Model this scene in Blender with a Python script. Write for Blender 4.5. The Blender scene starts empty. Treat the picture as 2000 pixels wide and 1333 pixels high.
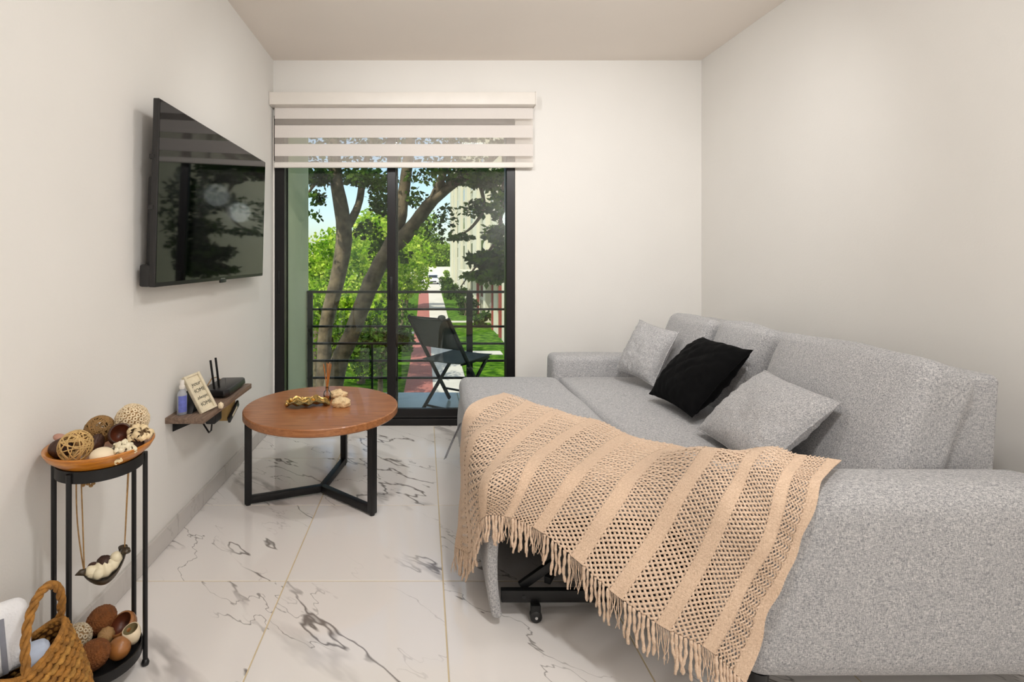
import bpy, bmesh, math, random
from mathutils import Vector, Matrix, noise as mnoise
random.seed(7)
PI = math.pi
scene = bpy.context.scene
COL = scene.collection

# ------------------------------------------------------------------ camera
F = 1000.0; PX, PY, CH = 828.0, 505.0, 1.145      # focal length and principal point in pixels, camera height
cam_d = bpy.data.cameras.new('camera'); cam = bpy.data.objects.new('camera', cam_d); COL.objects.link(cam)
cam_d.sensor_width = 36.0; cam_d.lens = 36.0 * F / 2000.0
cam_d.shift_x = (1000.0 - PX) / 2000.0
cam_d.shift_y = -(666.5 - PY) / 2000.0
cam_d.clip_start = 0.05; cam_d.clip_end = 500
cam.location = (0, 0, CH); cam.rotation_euler = (PI / 2, 0, 0)
scene.camera = cam

# ------------------------------------------------------------------ sky, sun, exposure
SUN_EL, SUN_AZ = math.radians(52), math.radians(-135)     # azimuth from +Y towards +X
world = bpy.data.worlds.new('world'); scene.world = world; world.use_nodes = True
wn = world.node_tree.nodes; wl = world.node_tree.links; wn.clear()
sky = wn.new('ShaderNodeTexSky'); sky.sky_type = 'NISHITA'; sky.sun_disc = False
sky.sun_elevation = SUN_EL; sky.sun_rotation = SUN_AZ; sky.air_density = 1.0; sky.dust_density = 1.6; sky.ozone_density = 1.0
bg = wn.new('ShaderNodeBackground'); bg.inputs['Strength'].default_value = 0.24
wo = wn.new('ShaderNodeOutputWorld')
wl.new(sky.outputs[0], bg.inputs['Color']); wl.new(bg.outputs[0], wo.inputs['Surface'])
sun_d = bpy.data.lights.new('sun', 'SUN'); sun_d.energy = 4.5; sun_d.angle = math.radians(0.6); sun_d.color = (1.0, 0.95, 0.86)
sun = bpy.data.objects.new('sun', sun_d); COL.objects.link(sun)
sv = Vector((math.sin(SUN_AZ) * math.cos(SUN_EL), math.cos(SUN_AZ) * math.cos(SUN_EL), math.sin(SUN_EL)))
sun.rotation_euler = sv.to_track_quat('Z', 'Y').to_euler(); sun.location = (0, 0, 30)
scene.view_settings.view_transform = 'Standard'; scene.view_settings.look = 'None'
scene.view_settings.gamma = 1.0; scene.view_settings.exposure = 0.08
scene.view_settings.use_curve_mapping = False

# ------------------------------------------------------------------ helpers
def at(px, py, d):
    return Vector(((px - PX) * d / F, d, CH - (py - PY) * d / F))
def S(r, g, b):
    f = lambda c: ((c / 255) / 12.92 if c / 255 <= 0.04045 else ((c / 255 + 0.055) / 1.055) ** 2.4)
    return (f(r), f(g), f(b), 1.0)
def origin_of(o):
    v = Vector((0, 0, 0))
    while o is not None:
        v += o.location; o = o.parent
    return v
def tag(o, label=None, cat=None, group=None, kind=None):
    if label: o['label'] = label
    if cat: o['category'] = cat
    if group: o['group'] = group
    if kind: o['kind'] = kind
    return o
def thing(name, label, cat, loc=(0, 0, 0), group=None, kind=None):
    o = bpy.data.objects.new(name, None); COL.objects.link(o)
    o.location = loc; o.empty_display_size = 0.05
    return tag(o, label, cat, group, kind)
def link_mesh(name, me, mat, parent=None, smooth=False):
    if mat is not None: me.materials.append(mat)
    if smooth:
        for p in me.polygons: p.use_smooth = True
    o = bpy.data.objects.new(name, me); COL.objects.link(o)
    if parent is not None: o.parent = parent
    return o
def copy_tree(o, parent=None, loc=None, label=None):
    c = o.copy(); COL.objects.link(c)
    if parent is not None: c.parent = parent
    if loc is not None: c.location = loc
    if label: c['label'] = label
    for ch in list(o.children): copy_tree(ch, c)
    return c

class MB:
    def __init__(self): self.v = []; self.f = []
    def add(self, vs, fs):
        b = len(self.v); self.v += [Vector(p) for p in vs]; self.f += [tuple(i + b for i in q) for q in fs]; return self
    def box(self, a, b, M=None):
        x0, y0, z0 = a; x1, y1, z1 = b
        vs = [Vector(p) for p in ((x0,y0,z0),(x1,y0,z0),(x1,y1,z0),(x0,y1,z0),(x0,y0,z1),(x1,y0,z1),(x1,y1,z1),(x0,y1,z1))]
        if M is not None: vs = [M @ p for p in vs]
        return self.add(vs, [(0,3,2,1),(4,5,6,7),(0,1,5,4),(1,2,6,5),(2,3,7,6),(3,0,4,7)])
    def bar(self, p, q, w, h, up=(0, 0, 1)):
        p, q = Vector(p), Vector(q); d = (q - p); L = d.length; d = d / L
        up = Vector(up)
        if abs(d.dot(up)) > 0.98: up = Vector((1, 0, 0))
        s = d.cross(up).normalized(); u = s.cross(d)
        M = Matrix((s, d, u)).transposed().to_4x4(); M.translation = p
        return self.box((-w/2, 0, -h/2), (w/2, L, h/2), M)
    def tube(self, pts, r, n=8, cap=True, closed=False):
        pts = [Vector(p) for p in pts]; m = len(pts)
        rs = r if isinstance(r, (list, tuple)) else [r] * m
        base = len(self.v); ref = None
        for i, p in enumerate(pts):
            if closed: t = pts[(i + 1) % m] - pts[i - 1]
            else: t = pts[min(i + 1, m - 1)] - pts[max(i - 1, 0)]
            t = t.normalized() if t.length > 1e-9 else Vector((0, 0, 1))
            if ref is None:
                ref = Vector((0, 0, 1)) if abs(t.z) < 0.9 else Vector((1, 0, 0))
            s = ref - t * ref.dot(t)
            if s.length < 1e-6: s = t.orthogonal()
            s.normalize(); ref = s; u = t.cross(s)
            for k in range(n):
                a = 2 * PI * k / n
                self.v.append(p + (s * math.cos(a) + u * math.sin(a)) * rs[i])
        rng = m if closed else m - 1
        for i in range(rng):
            j = (i + 1) % m
            for k in range(n):
                l = (k + 1) % n
                self.f.append((base + i*n + k, base + i*n + l, base + j*n + l, base + j*n + k))
        if cap and not closed:
            self.f.append(tuple(base + k for k in range(n))[::-1]); self.f.append(tuple(base + (m-1)*n + k for k in range(n)))
        return self
    def lathe(self, prof, c=(0, 0, 0), n=24, axis=None, sx=1, sy=1):
        c = Vector(c); R = Vector((0, 0, 1)).rotation_difference(Vector(axis)).to_matrix() if axis is not None else None
        base = len(self.v); m = len(prof)
        for (r, z) in prof:
            for k in range(n):
                a = 2 * PI * k / n; p = Vector((max(r, 1e-5) * math.cos(a) * sx, max(r, 1e-5) * math.sin(a) * sy, z))
                self.v.append(c + (R @ p if R is not None else p))
        for i in range(m - 1):
            for k in range(n):
                l = (k + 1) % n
                self.f.append((base + i*n + k, base + i*n + l, base + (i+1)*n + l, base + (i+1)*n + k))
        return self
    def grid(self, fn, nu, nv, flip=False):
        base = len(self.v)
        for i in range(nu + 1):
            for j in range(nv + 1): self.v.append(Vector(fn(i / nu, j / nv)))
        for i in range(nu):
            for j in range(nv):
                q = (base + i*(nv+1) + j, base + (i+1)*(nv+1) + j, base + (i+1)*(nv+1) + j + 1, base + i*(nv+1) + j + 1)
                self.f.append(q[::-1] if flip else q)
        return self
    def sphere(self, c, r, nu=20, nv=12, fn=None):
        c = Vector(c)
        def g(a, b):
            th, ph = 2 * PI * a, PI * b
            d = Vector((math.cos(th) * math.sin(ph), math.sin(th) * math.sin(ph), -math.cos(ph)))
            rr = Vector(r) if not isinstance(r, (int, float)) else Vector((r, r, r))
            k = fn(d) if fn else 1.0
            return c + Vector((d.x * rr.x, d.y * rr.y, d.z * rr.z)) * k
        return self.grid(g, nu, nv)
    def softbox(self, a, b, r, puff=(0, 0, 0), M=None, seg=8, fn=None):
        a, b = Vector(a), Vector(b); c = (a + b) / 2; h = (b - a) / 2
        r = min(r, min(h) * 0.98)
        def axis_samples(hh):
            # dense near the ends for the rounding
            k = 4; e = [-hh + r * (1 - math.cos(PI / 2 * i / k)) for i in range(k)]
            n = max(2, seg); mid = [-(hh - r) + 2 * (hh - r) * i / n for i in range(n + 1)]
            return e + mid + [-x for x in e[::-1]]
        AS = [axis_samples(x) for x in h]
        def fix(p):
            q = Vector([max(-(h[i]-r), min(h[i]-r, p[i])) for i in range(3)]); d = p - q
            p2 = q + d.normalized() * r if d.length > 1e-9 else p
            nx, ny, nz = [max(0, 1 - (p[i]/h[i])**2) for i in range(3)]
            p2 = p2 + Vector((math.copysign(puff[0]*ny*nz, p.x) if abs(p.x) > h.x*.5 else puff[0]*ny*nz*p.x/(h.x*.5),
                              math.copysign(puff[1]*nx*nz, p.y) if abs(p.y) > h.y*.5 else puff[1]*nx*nz*p.y/(h.y*.5),
                              math.copysign(puff[2]*nx*ny, p.z) if abs(p.z) > h.z*.5 else puff[2]*nx*ny*p.z/(h.z*.5)))
            if fn: p2 = fn(p2, h)
            p2 = p2 + c
            return M @ p2 if M is not None else p2
        for ax in range(3):
            u, w = (ax + 1) % 3, (ax + 2) % 3
            for sgn in (-1, 1):
                base = len(self.v); U, W = AS[u], AS[w]
                for x in U:
                    for y in W:
                        p = Vector((0, 0, 0)); p[ax] = sgn * h[ax]; p[u] = x; p[w] = y
                        self.v.append(fix(p))
                for i in range(len(U) - 1):
                    for j in range(len(W) - 1):
                        q = (base + i*len(W)+j, base + (i+1)*len(W)+j, base + (i+1)*len(W)+j+1, base + i*len(W)+j+1)
                        self.f.append(q if sgn > 0 else q[::-1])
        return self
    def prism(self, poly, d0, d1, fn):
        n = len(poly)
        vs = [fn(p, d0) for p in poly] + [fn(p, d1) for p in poly]
        fs = [tuple(range(n))[::-1], tuple(range(n, 2*n))] + [(i, (i+1) % n, (i+1) % n + n, i + n) for i in range(n)]
        return self.add(vs, fs)
    def build(self, name, mat, parent=None, smooth=False, weld=True, bevel=0, bseg=2, auto=None):
        o = origin_of(parent) if parent is not None else Vector((0, 0, 0))
        me = bpy.data.meshes.new(name); me.from_pydata([tuple(p - o) for p in self.v], [], self.f)
        bm = bmesh.new(); bm.from_mesh(me)
        if weld: bmesh.ops.remove_doubles(bm, verts=bm.verts, dist=1e-5)
        if bevel:
            es = [e for e in bm.edges if len(e.link_faces) == 2 and e.calc_face_angle(0) > 0.6]
            bmesh.ops.bevel(bm, geom=es, offset=bevel, segments=bseg, profile=0.5, affect='EDGES', clamp_overlap=True)
        if weld: bmesh.ops.recalc_face_normals(bm, faces=bm.faces)
        bm.to_mesh(me); bm.free(); me.update()
        ob = link_mesh(name, me, mat, parent, smooth)
        if bevel or auto:
            for p in me.polygons: p.use_smooth = True
            me.set_sharp_from_angle(angle=math.radians(auto or 35))
        return ob

def one(name, mat, label, cat, mb, group=None, kind=None, loc=None, **kw):
    """a thing that is a single mesh, with its origin at loc"""
    if loc is None:
        xs = [v.x for v in mb.v]; ys = [v.y for v in mb.v]; zs = [v.z for v in mb.v]
        loc = Vector(((min(xs)+max(xs))/2, (min(ys)+max(ys))/2, min(zs)))
    for i, v in enumerate(mb.v): mb.v[i] = v - Vector(loc)
    o = mb.build(name, mat, None, **kw); o.location = loc
    return tag(o, label, cat, group, kind)

# ------------------------------------------------------------------ materials
def new_mat(name):
    m = bpy.data.materials.new(name); m.use_nodes = True
    nt = m.node_tree; b = nt.nodes['Principled BSDF']; return m, nt, b
def N(nt, t, **kw):
    n = nt.nodes.new(t)
    for k, v in kw.items():
        if k in n.inputs: n.inputs[k].default_value = v
        else: setattr(n, k, v)
    return n
def ramp(nt, stops, interp='LINEAR'):
    r = nt.nodes.new('ShaderNodeValToRGB'); cr = r.color_ramp; cr.interpolation = interp
    while len(cr.elements) < len(stops): cr.elements.new(0.5)
    for e, (p, c) in zip(cr.elements, stops): e.position = p; e.color = c
    return r
def plain(name, col, rough=0.5, metal=0.0, spec=0.5, var=0.08, scale=8.0, bump=0.0, bscale=60.0, coat=0.0):
    m, nt, b = new_mat(name)
    tc = N(nt, 'ShaderNodeTexCoord'); nz = N(nt, 'ShaderNodeTexNoise', Scale=scale, Detail=3.0)
    nt.links.new(tc.outputs['Object'], nz.inputs['Vector'])
    c = Vector(col[:3]); lo = tuple(c * (1 - var)) + (1,); hi = tuple(c * (1 + var)) + (1,)
    r = ramp(nt, [(0.3, lo), (0.7, hi)]); nt.links.new(nz.outputs['Fac'], r.inputs['Fac']); nt.links.new(r.outputs['Color'], b.inputs['Base Color'])
    b.inputs['Roughness'].default_value = rough; b.inputs['Metallic'].default_value = metal
    b.inputs['Specular IOR Level'].default_value = spec; b.inputs['Coat Weight'].default_value = coat
    if bump:
        n2 = N(nt, 'ShaderNodeTexNoise', Scale=bscale, Detail=4.0); nt.links.new(tc.outputs['Object'], n2.inputs['Vector'])
        bp = N(nt, 'ShaderNodeBump', Strength=bump, Distance=0.01); nt.links.new(n2.outputs['Fac'], bp.inputs['Height']); nt.links.new(bp.outputs[0], b.inputs['Normal'])
    return m
def emis(name, col, strength):
    m, nt, b = new_mat(name)
    b.inputs['Base Color'].default_value = col; b.inputs['Emission Color'].default_value = col; b.inputs['Emission Strength'].default_value = strength
    return m
def fabric(name, dark, mid, light, s=260.0, bump=0.35, spread=0.16, sheen=0.1):
    m, nt, b = new_mat(name); tc = N(nt, 'ShaderNodeTexCoord')
    outs = []
    for sc in ((1.0, 1.0, 0.28), (0.28, 0.5, 1.0), (1, 1, 1)):
        mp = N(nt, 'ShaderNodeMapping'); mp.inputs['Scale'].default_value = sc
        nz = N(nt, 'ShaderNodeTexNoise', Scale=s, Detail=2.0, Roughness=0.6)
        nt.links.new(tc.outputs['Object'], mp.inputs['Vector']); nt.links.new(mp.outputs[0], nz.inputs['Vector']); outs.append(nz.outputs['Fac'])
    a1 = N(nt, 'ShaderNodeMath', operation='ADD'); nt.links.new(outs[0], a1.inputs[0]); nt.links.new(outs[1], a1.inputs[1])
    a2 = N(nt, 'ShaderNodeMath', operation='ADD'); nt.links.new(a1.outputs[0], a2.inputs[0]); nt.links.new(outs[2], a2.inputs[1])
    d = N(nt, 'ShaderNodeMath', operation='DIVIDE'); d.inputs[1].default_value = 3.0; nt.links.new(a2.outputs[0], d.inputs[0])
    r = ramp(nt, [(0.5 - spread, dark), (0.5, mid), (0.5 + spread, light)]); nt.links.new(d.outputs[0], r.inputs['Fac'])
    nt.links.new(r.outputs['Color'], b.inputs['Base Color'])
    b.inputs['Roughness'].default_value = 0.95; b.inputs['Specular IOR Level'].default_value = 0.15; b.inputs['Sheen Weight'].default_value = sheen
    bp = N(nt, 'ShaderNodeBump', Strength=bump, Distance=0.002); nt.links.new(d.outputs[0], bp.inputs['Height']); nt.links.new(bp.outputs[0], b.inputs['Normal'])
    return m
def marble(name, base, vein, rough=0.09, scale=1.0, strength=1.0):
    m, nt, b = new_mat(name); tc = N(nt, 'ShaderNodeTexCoord'); oi = N(nt, 'ShaderNodeObjectInfo')
    L = nt.links
    off = N(nt, 'ShaderNodeMath', operation='MULTIPLY'); off.inputs[1].default_value = 57.0; L.new(oi.outputs['Random'], off.inputs[0])
    cb = N(nt, 'ShaderNodeCombineXYZ'); L.new(off.outputs[0], cb.inputs[0]); L.new(off.outputs[0], cb.inputs[1]); L.new(off.outputs[0], cb.inputs[2])
    mr0 = N(nt, 'ShaderNodeMapping'); mr0.inputs['Rotation'].default_value = (0, 0, math.radians(40)); L.new(tc.outputs['Object'], mr0.inputs['Vector'])
    mp = N(nt, 'ShaderNodeMapping'); mp.inputs['Scale'].default_value = (0.75 * scale, 2.3 * scale, 1.0 * scale)
    L.new(mr0.outputs[0], mp.inputs['Vector'])
    ad = N(nt, 'ShaderNodeVectorMath', operation='ADD'); L.new(mp.outputs[0], ad.inputs[0]); L.new(cb.outputs[0], ad.inputs[1])
    def ridge(sc, w, det, dist):
        nz = N(nt, 'ShaderNodeTexNoise', Scale=sc, Detail=det, Roughness=0.55, Distortion=dist); L.new(ad.outputs[0], nz.inputs['Vector'])
        s = N(nt, 'ShaderNodeMath', operation='SUBTRACT'); s.inputs[1].default_value = 0.5; L.new(nz.outputs['Fac'], s.inputs[0])
        ab = N(nt, 'ShaderNodeMath', operation='ABSOLUTE'); L.new(s.outputs[0], ab.inputs[0])
        mr = N(nt, 'ShaderNodeMapRange'); mr.inputs['From Min'].default_value = 0.0; mr.inputs['From Max'].default_value = w; mr.inputs['To Min'].default_value = 1.0; mr.inputs['To Max'].default_value = 0.0
        mr.interpolation_type = 'SMOOTHSTEP'; L.new(ab.outputs[0], mr.inputs['Value']); return mr.outputs[0]
    def mask(sc, lo, hi, o):
        ad2 = N(nt, 'ShaderNodeVectorMath', operation='ADD'); ad2.inputs[1].default_value = (o, o, o); L.new(ad.outputs[0], ad2.inputs[0])
        nz = N(nt, 'ShaderNodeTexNoise', Scale=sc, Detail=1.0); L.new(ad2.outputs[0], nz.inputs['Vector'])
        mr = N(nt, 'ShaderNodeMapRange'); mr.inputs['From Min'].default_value = lo; mr.inputs['From Max'].default_value = hi; L.new(nz.outputs['Fac'], mr.inputs['Value']); return mr.outputs[0]
    def mul(a, b2):
        x = N(nt, 'ShaderNodeMath', operation='MULTIPLY'); L.new(a, x.inputs[0])
        if isinstance(b2, float): x.inputs[1].default_value = b2
        else: L.new(b2, x.inputs[1])
        return x.outputs[0]
    def mx(a, b2):
        x = N(nt, 'ShaderNodeMath', operation='MAXIMUM'); L.new(a, x.inputs[0]); L.new(b2, x.inputs[1]); return x.outputs[0]
    v1 = mul(ridge(1.1, 0.011, 5.0, 0.0), mask(1.6, 0.45, 0.57, 11.0))
    v2 = mul(mul(ridge(1.6, 0.005, 5.0, 0.0), mask(1.8, 0.46, 0.58, 31.0)), 0.8)
    v3 = mul(mul(ridge(1.0, 0.032, 5.0, 0.0), mask(2.0, 0.58, 0.68, 47.0)), 0.6)
    fac = mul(mx(mx(v1, v2), v3), strength)
    mixc = N(nt, 'ShaderNodeMix', data_type='RGBA'); L.new(fac, mixc.inputs[0]); mixc.inputs[6].default_value = base; mixc.inputs[7].default_value = vein
    L.new(mixc.outputs[2], b.inputs['Base Color']); b.inputs['Roughness'].default_value = rough; b.inputs['Specular IOR Level'].default_value = 0.5
    return m
def wood(name, c1, c2, c3, sc=(1.2, 14, 14), scale=6.0, rough=0.4, coat=0.0):
    m, nt, b = new_mat(name); tc = N(nt, 'ShaderNodeTexCoord'); mp = N(nt, 'ShaderNodeMapping'); mp.inputs['Scale'].default_value = sc
    nt.links.new(tc.outputs['Object'], mp.inputs['Vector'])
    nz = N(nt, 'ShaderNodeTexNoise', Scale=scale, Detail=6.0, Roughness=0.65, Distortion=0.6); nt.links.new(mp.outputs[0], nz.inputs['Vector'])
    r = ramp(nt, [(0.3, c1), (0.52, c2), (0.72, c3)]); nt.links.new(nz.outputs['Fac'], r.inputs['Fac']); nt.links.new(r.outputs['Color'], b.inputs['Base Color'])
    b.inputs['Roughness'].default_value = rough; b.inputs['Coat Weight'].default_value = coat
    bp = N(nt, 'ShaderNodeBump', Strength=0.12, Distance=0.003); nt.links.new(nz.outputs['Fac'], bp.inputs['Height']); nt.links.new(bp.outputs[0], b.inputs['Normal'])
    return m
def thin_glass(name, tint, ior=1.45, rough=0.0):
    m, nt, b = new_mat(name); nt.nodes.remove(b); out = nt.nodes['Material Output']
    tr = N(nt, 'ShaderNodeBsdfTransparent'); tr.inputs[0].default_value = tint
    gl = N(nt, 'ShaderNodeBsdfGlossy'); gl.inputs['Roughness'].default_value = rough; gl.inputs[0].default_value = (0.9, 0.95, 0.95, 1)
    fr = N(nt, 'ShaderNodeFresnel'); fr.inputs['IOR'].default_value = ior
    mx = N(nt, 'ShaderNodeMixShader'); nt.links.new(fr.outputs[0], mx.inputs[0]); nt.links.new(tr.outputs[0], mx.inputs[1]); nt.links.new(gl.outputs[0], mx.inputs[2]); nt.links.new(mx.outputs[0], out.inputs['Surface'])
    return m
def sheer(name, col, alpha):
    m, nt, b = new_mat(name); nt.nodes.remove(b); out = nt.nodes['Material Output']
    tr = N(nt, 'ShaderNodeBsdfTransparent'); df = N(nt, 'ShaderNodeBsdfDiffuse'); df.inputs[0].default_value = col
    tl = N(nt, 'ShaderNodeBsdfTranslucent'); tl.inputs[0].default_value = col
    nz = N(nt, 'ShaderNodeTexNoise', Scale=300.0); r = ramp(nt, [(0.3, (alpha*.85,)*3 + (1,)), (0.7, (alpha*1.15,)*3 + (1,))]); nt.links.new(nz.outputs['Fac'], r.inputs['Fac'])
    m1 = N(nt, 'ShaderNodeMixShader'); m1.inputs[0].default_value = 0.12; nt.links.new(df.outputs[0], m1.inputs[1]); nt.links.new(tl.outputs[0], m1.inputs[2])
    m2 = N(nt, 'ShaderNodeMixShader'); nt.links.new(r.outputs['Color'], m2.inputs[0]); nt.links.new(tr.outputs[0], m2.inputs[1]); nt.links.new(m1.outputs[0], m2.inputs[2]); nt.links.new(m2.outputs[0], out.inputs['Surface'])
    return m
def leafmat(name, c1, c2, c3, trans=0.45):
    m, nt, b = new_mat(name); nt.nodes.remove(b); out = nt.nodes['Material Output']
    tc = N(nt, 'ShaderNodeTexCoord'); nz = N(nt, 'ShaderNodeTexNoise', Scale=3.0, Detail=4.0); nt.links.new(tc.outputs['Object'], nz.inputs['Vector'])
    r = ramp(nt, [(0.35, c1), (0.5, c2), (0.65, c3)]); nt.links.new(nz.outputs['Fac'], r.inputs['Fac'])
    df = N(nt, 'ShaderNodeBsdfDiffuse'); tl = N(nt, 'ShaderNodeBsdfTranslucent'); nt.links.new(r.outputs['Color'], df.inputs[0]); nt.links.new(r.outputs['Color'], tl.inputs[0])
    mx = N(nt, 'ShaderNodeMixShader'); mx.inputs[0].default_value = trans; nt.links.new(df.outputs[0], mx.inputs[1]); nt.links.new(tl.outputs[0], mx.inputs[2]); nt.links.new(mx.outputs[0], out.inputs['Surface'])
    return m

M_wall = plain('wall_paint', S(236, 233, 228), 0.85, var=0.012, scale=2.0, bump=0.05, bscale=140, spec=0.2)
M_ceil = plain('ceiling_paint', S(244, 235, 226), 0.9, var=0.01, scale=2.0, bump=0.04, bscale=120, spec=0.2)
M_grout = plain('grout', S(214, 196, 160), 0.8)
M_marble = marble('marble_tile', S(240, 235, 231), S(134, 127, 122), 0.07)
M_marble_bb = marble('marble_skirting', S(204, 199, 194), S(160, 153, 147), 0.12, strength=0.45)
M_black = plain('black_metal', S(20, 20, 21), 0.45, var=0.1, spec=0.4)
M_alu = plain('dark_aluminium', S(27, 25, 26), 0.35, metal=0.3, var=0.08)
M_glass = thin_glass('window_glass', (0.94, 0.97, 0.945, 1))
M_blind = sheer('blind_opaque_fabric', S(240, 233, 227), 0.97)
M_sheer = sheer('blind_sheer_mesh', S(236, 226, 216), 0.27)
M_white = plain('white_plastic', S(236, 230, 222), 0.45, var=0.02)
M_sofa = fabric('grey_linen', S(106, 107, 112), S(174, 173, 174), S(226, 223, 220), s=420)
M_sofa_in = plain('sofa_black_lining', S(22, 22, 23), 0.9)
M_blackfab = fabric('black_knit', S(3, 3, 4), S(6, 6, 7), S(12, 12, 13), s=380, sheen=0.0)
M_throw = fabric('beige_cotton', S(194, 164, 138), S(222, 193, 166), S(238, 214, 190), s=420, bump=0.5)
M_throw2 = fabric('beige_yarn', S(200, 170, 144), S(228, 200, 174), S(242, 220, 198), s=350, bump=0.5)
M_walnut = wood('walnut_top', S(140, 86, 50), S(172, 112, 68), S(194, 134, 86), rough=0.34, coat=0.15)
M_shelfwood = wood('grey_oak', S(96, 79, 66), S(128, 106, 90), S(152, 130, 112), sc=(14, 1.2, 14), rough=0.55)
M_bamboo = wood('bamboo_lacquer', S(168, 96, 22), S(200, 124, 34), S(222, 152, 56), sc=(5, 5, 40), scale=4, rough=0.28, coat=0.4)
M_tv = plain('tv_bezel', S(34, 33, 33), 0.4)
M_screen, _nt, _b = new_mat('tv_screen'); _b.inputs['Base Color'].default_value = S(6, 6, 7); _b.inputs['Roughness'].default_value = 0.04
_b.inputs['Specular IOR Level'].default_value = 0.38
M_rattan = plain('pale_rattan', S(208, 172, 112), 0.6, var=0.18, scale=30)
M_rattan_d = plain('brown_rattan', S(150, 114, 66), 0.6, var=0.25, scale=30)
M_cane = plain('cream_cane', S(232, 212, 178), 0.7, var=0.1, scale=40, bump=0.3, bscale=150)
M_cane2 = plain('stone_cane', S(212, 196, 168), 0.7, var=0.12, scale=40, bump=0.3, bscale=150)
M_pod = plain('dark_pod', S(66, 40, 28), 0.55, var=0.3, scale=25, bump=0.4)
M_pod_in = plain('pod_inside', S(98, 48, 26), 0.4, var=0.2, scale=25)
M_cream = plain('cream_seed', S(240, 222, 190), 0.55, var=0.06, scale=20, bump=0.1)
M_flower = plain('wood_shaving', S(236, 212, 168), 0.7, var=0.12, scale=40)
M_coir = plain('brown_coir', S(132, 78, 36), 0.9, var=0.25, scale=60, bump=0.8, bscale=200)
M_nut = plain('polished_nut', S(160, 104, 54), 0.35, var=0.3, scale=22, coat=0.3)
M_bronze = plain('dark_bronze', S(64, 52, 34), 0.4, var=0.3, scale=20, coat=0.3)
M_ivory = plain('ivory_ceramic', S(240, 228, 196), 0.4, var=0.05, scale=30, coat=0.2)
M_rope = plain('jute_rope', S(176, 138, 88), 0.9, var=0.2, scale=80, bump=0.6, bscale=250)
M_bag = plain('seagrass', S(160, 110, 44), 0.75, var=0.36, scale=70, bump=0.5, bscale=160)
M_bag_l = plain('seagrass_light', S(176, 128, 58), 0.75, var=0.36, scale=70, bump=0.5, bscale=160)
M_bag_d = plain('seagrass_dark', S(116, 72, 30), 0.8, var=0.3, scale=42, bump=0.5, bscale=160)
M_towel = plain('white_towel', S(238, 238, 240), 0.95, var=0.03, scale=40, bump=0.3, bscale=220)
M_stripe = plain('grey_stripe', S(136, 138, 148), 0.95, var=0.06, scale=40)
M_gold = plain('antique_gold', S(214, 178, 108), 0.27, metal=0.85, var=0.35, scale=60, bump=0.3, bscale=90)
M_stone = plain('cream_quartz', S(236, 206, 158), 0.5, var=0.12, scale=60, bump=0.8, bscale=70)
M_amber = plain('amber_oil', S(168, 96, 44), 0.2, var=0.1)
M_reed = plain('orange_reed', S(186, 112, 42), 0.6, var=0.2, scale=30)
M_clear = thin_glass('clear_glass', (0.985, 0.985, 0.985, 1), 1.25)
M_signw = plain('washed_wood', S(226, 214, 186), 0.7, var=0.1, scale=35, bump=0.3)
M_ink = plain('grey_ink', S(92, 90, 74), 0.8)
M_plast = plain('black_plastic', S(24, 24, 26), 0.35, var=0.1)
M_bluelab = plain('blue_label', S(108, 118, 196), 0.5, var=0.15, scale=60)
M_greenw = plain('balcony_paint', S(240, 234, 196), 0.85, var=0.03, scale=3)
M_btile = plain('balcony_tile', S(168, 178, 176), 0.25, var=0.05, scale=6)
M_sling = plain('charcoal_sling', S(74, 80, 78), 0.85, var=0.08, scale=90, bump=0.3, bscale=400)
M_bark = plain('grey_bark', S(104, 90, 70), 0.95, var=0.6, scale=7, bump=1.0, bscale=16)
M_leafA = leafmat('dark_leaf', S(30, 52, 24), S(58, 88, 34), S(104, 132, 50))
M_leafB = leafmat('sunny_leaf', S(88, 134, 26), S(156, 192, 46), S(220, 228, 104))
M_leafC = leafmat('far_leaf', S(92, 132, 40), S(146, 178, 60), S(190, 204, 92))
M_lawn = leafmat('lawn', S(46, 76, 24), S(70, 106, 30), S(104, 138, 42), 0.1)
M_red = plain('red_paving', S(158, 92, 82), 0.85, var=0.12, scale=2)
M_grey = plain('concrete_path', S(196, 188, 176), 0.85, var=0.08, scale=1.5)
M_bldg = plain('cream_render', S(180, 174, 150), 0.85, var=0.03, scale=0.6)
M_bldg2 = plain('pale_render', S(202, 196, 176), 0.85, var=0.03, scale=0.6)
M_pane = plain('dark_pane', S(40, 46, 50), 0.1)
M_sunwall = plain('boundary_render', S(244, 236, 216), .85, var=.03, scale=.6)
M_redpaint = plain('red_paint', S(140, 58, 48), 0.7)
M_car = plain('car_white', S(232, 234, 238), 0.25, var=0.02, coat=0.5)
M_tyre = plain('tyre', S(24, 24, 25), 0.8)

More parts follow.
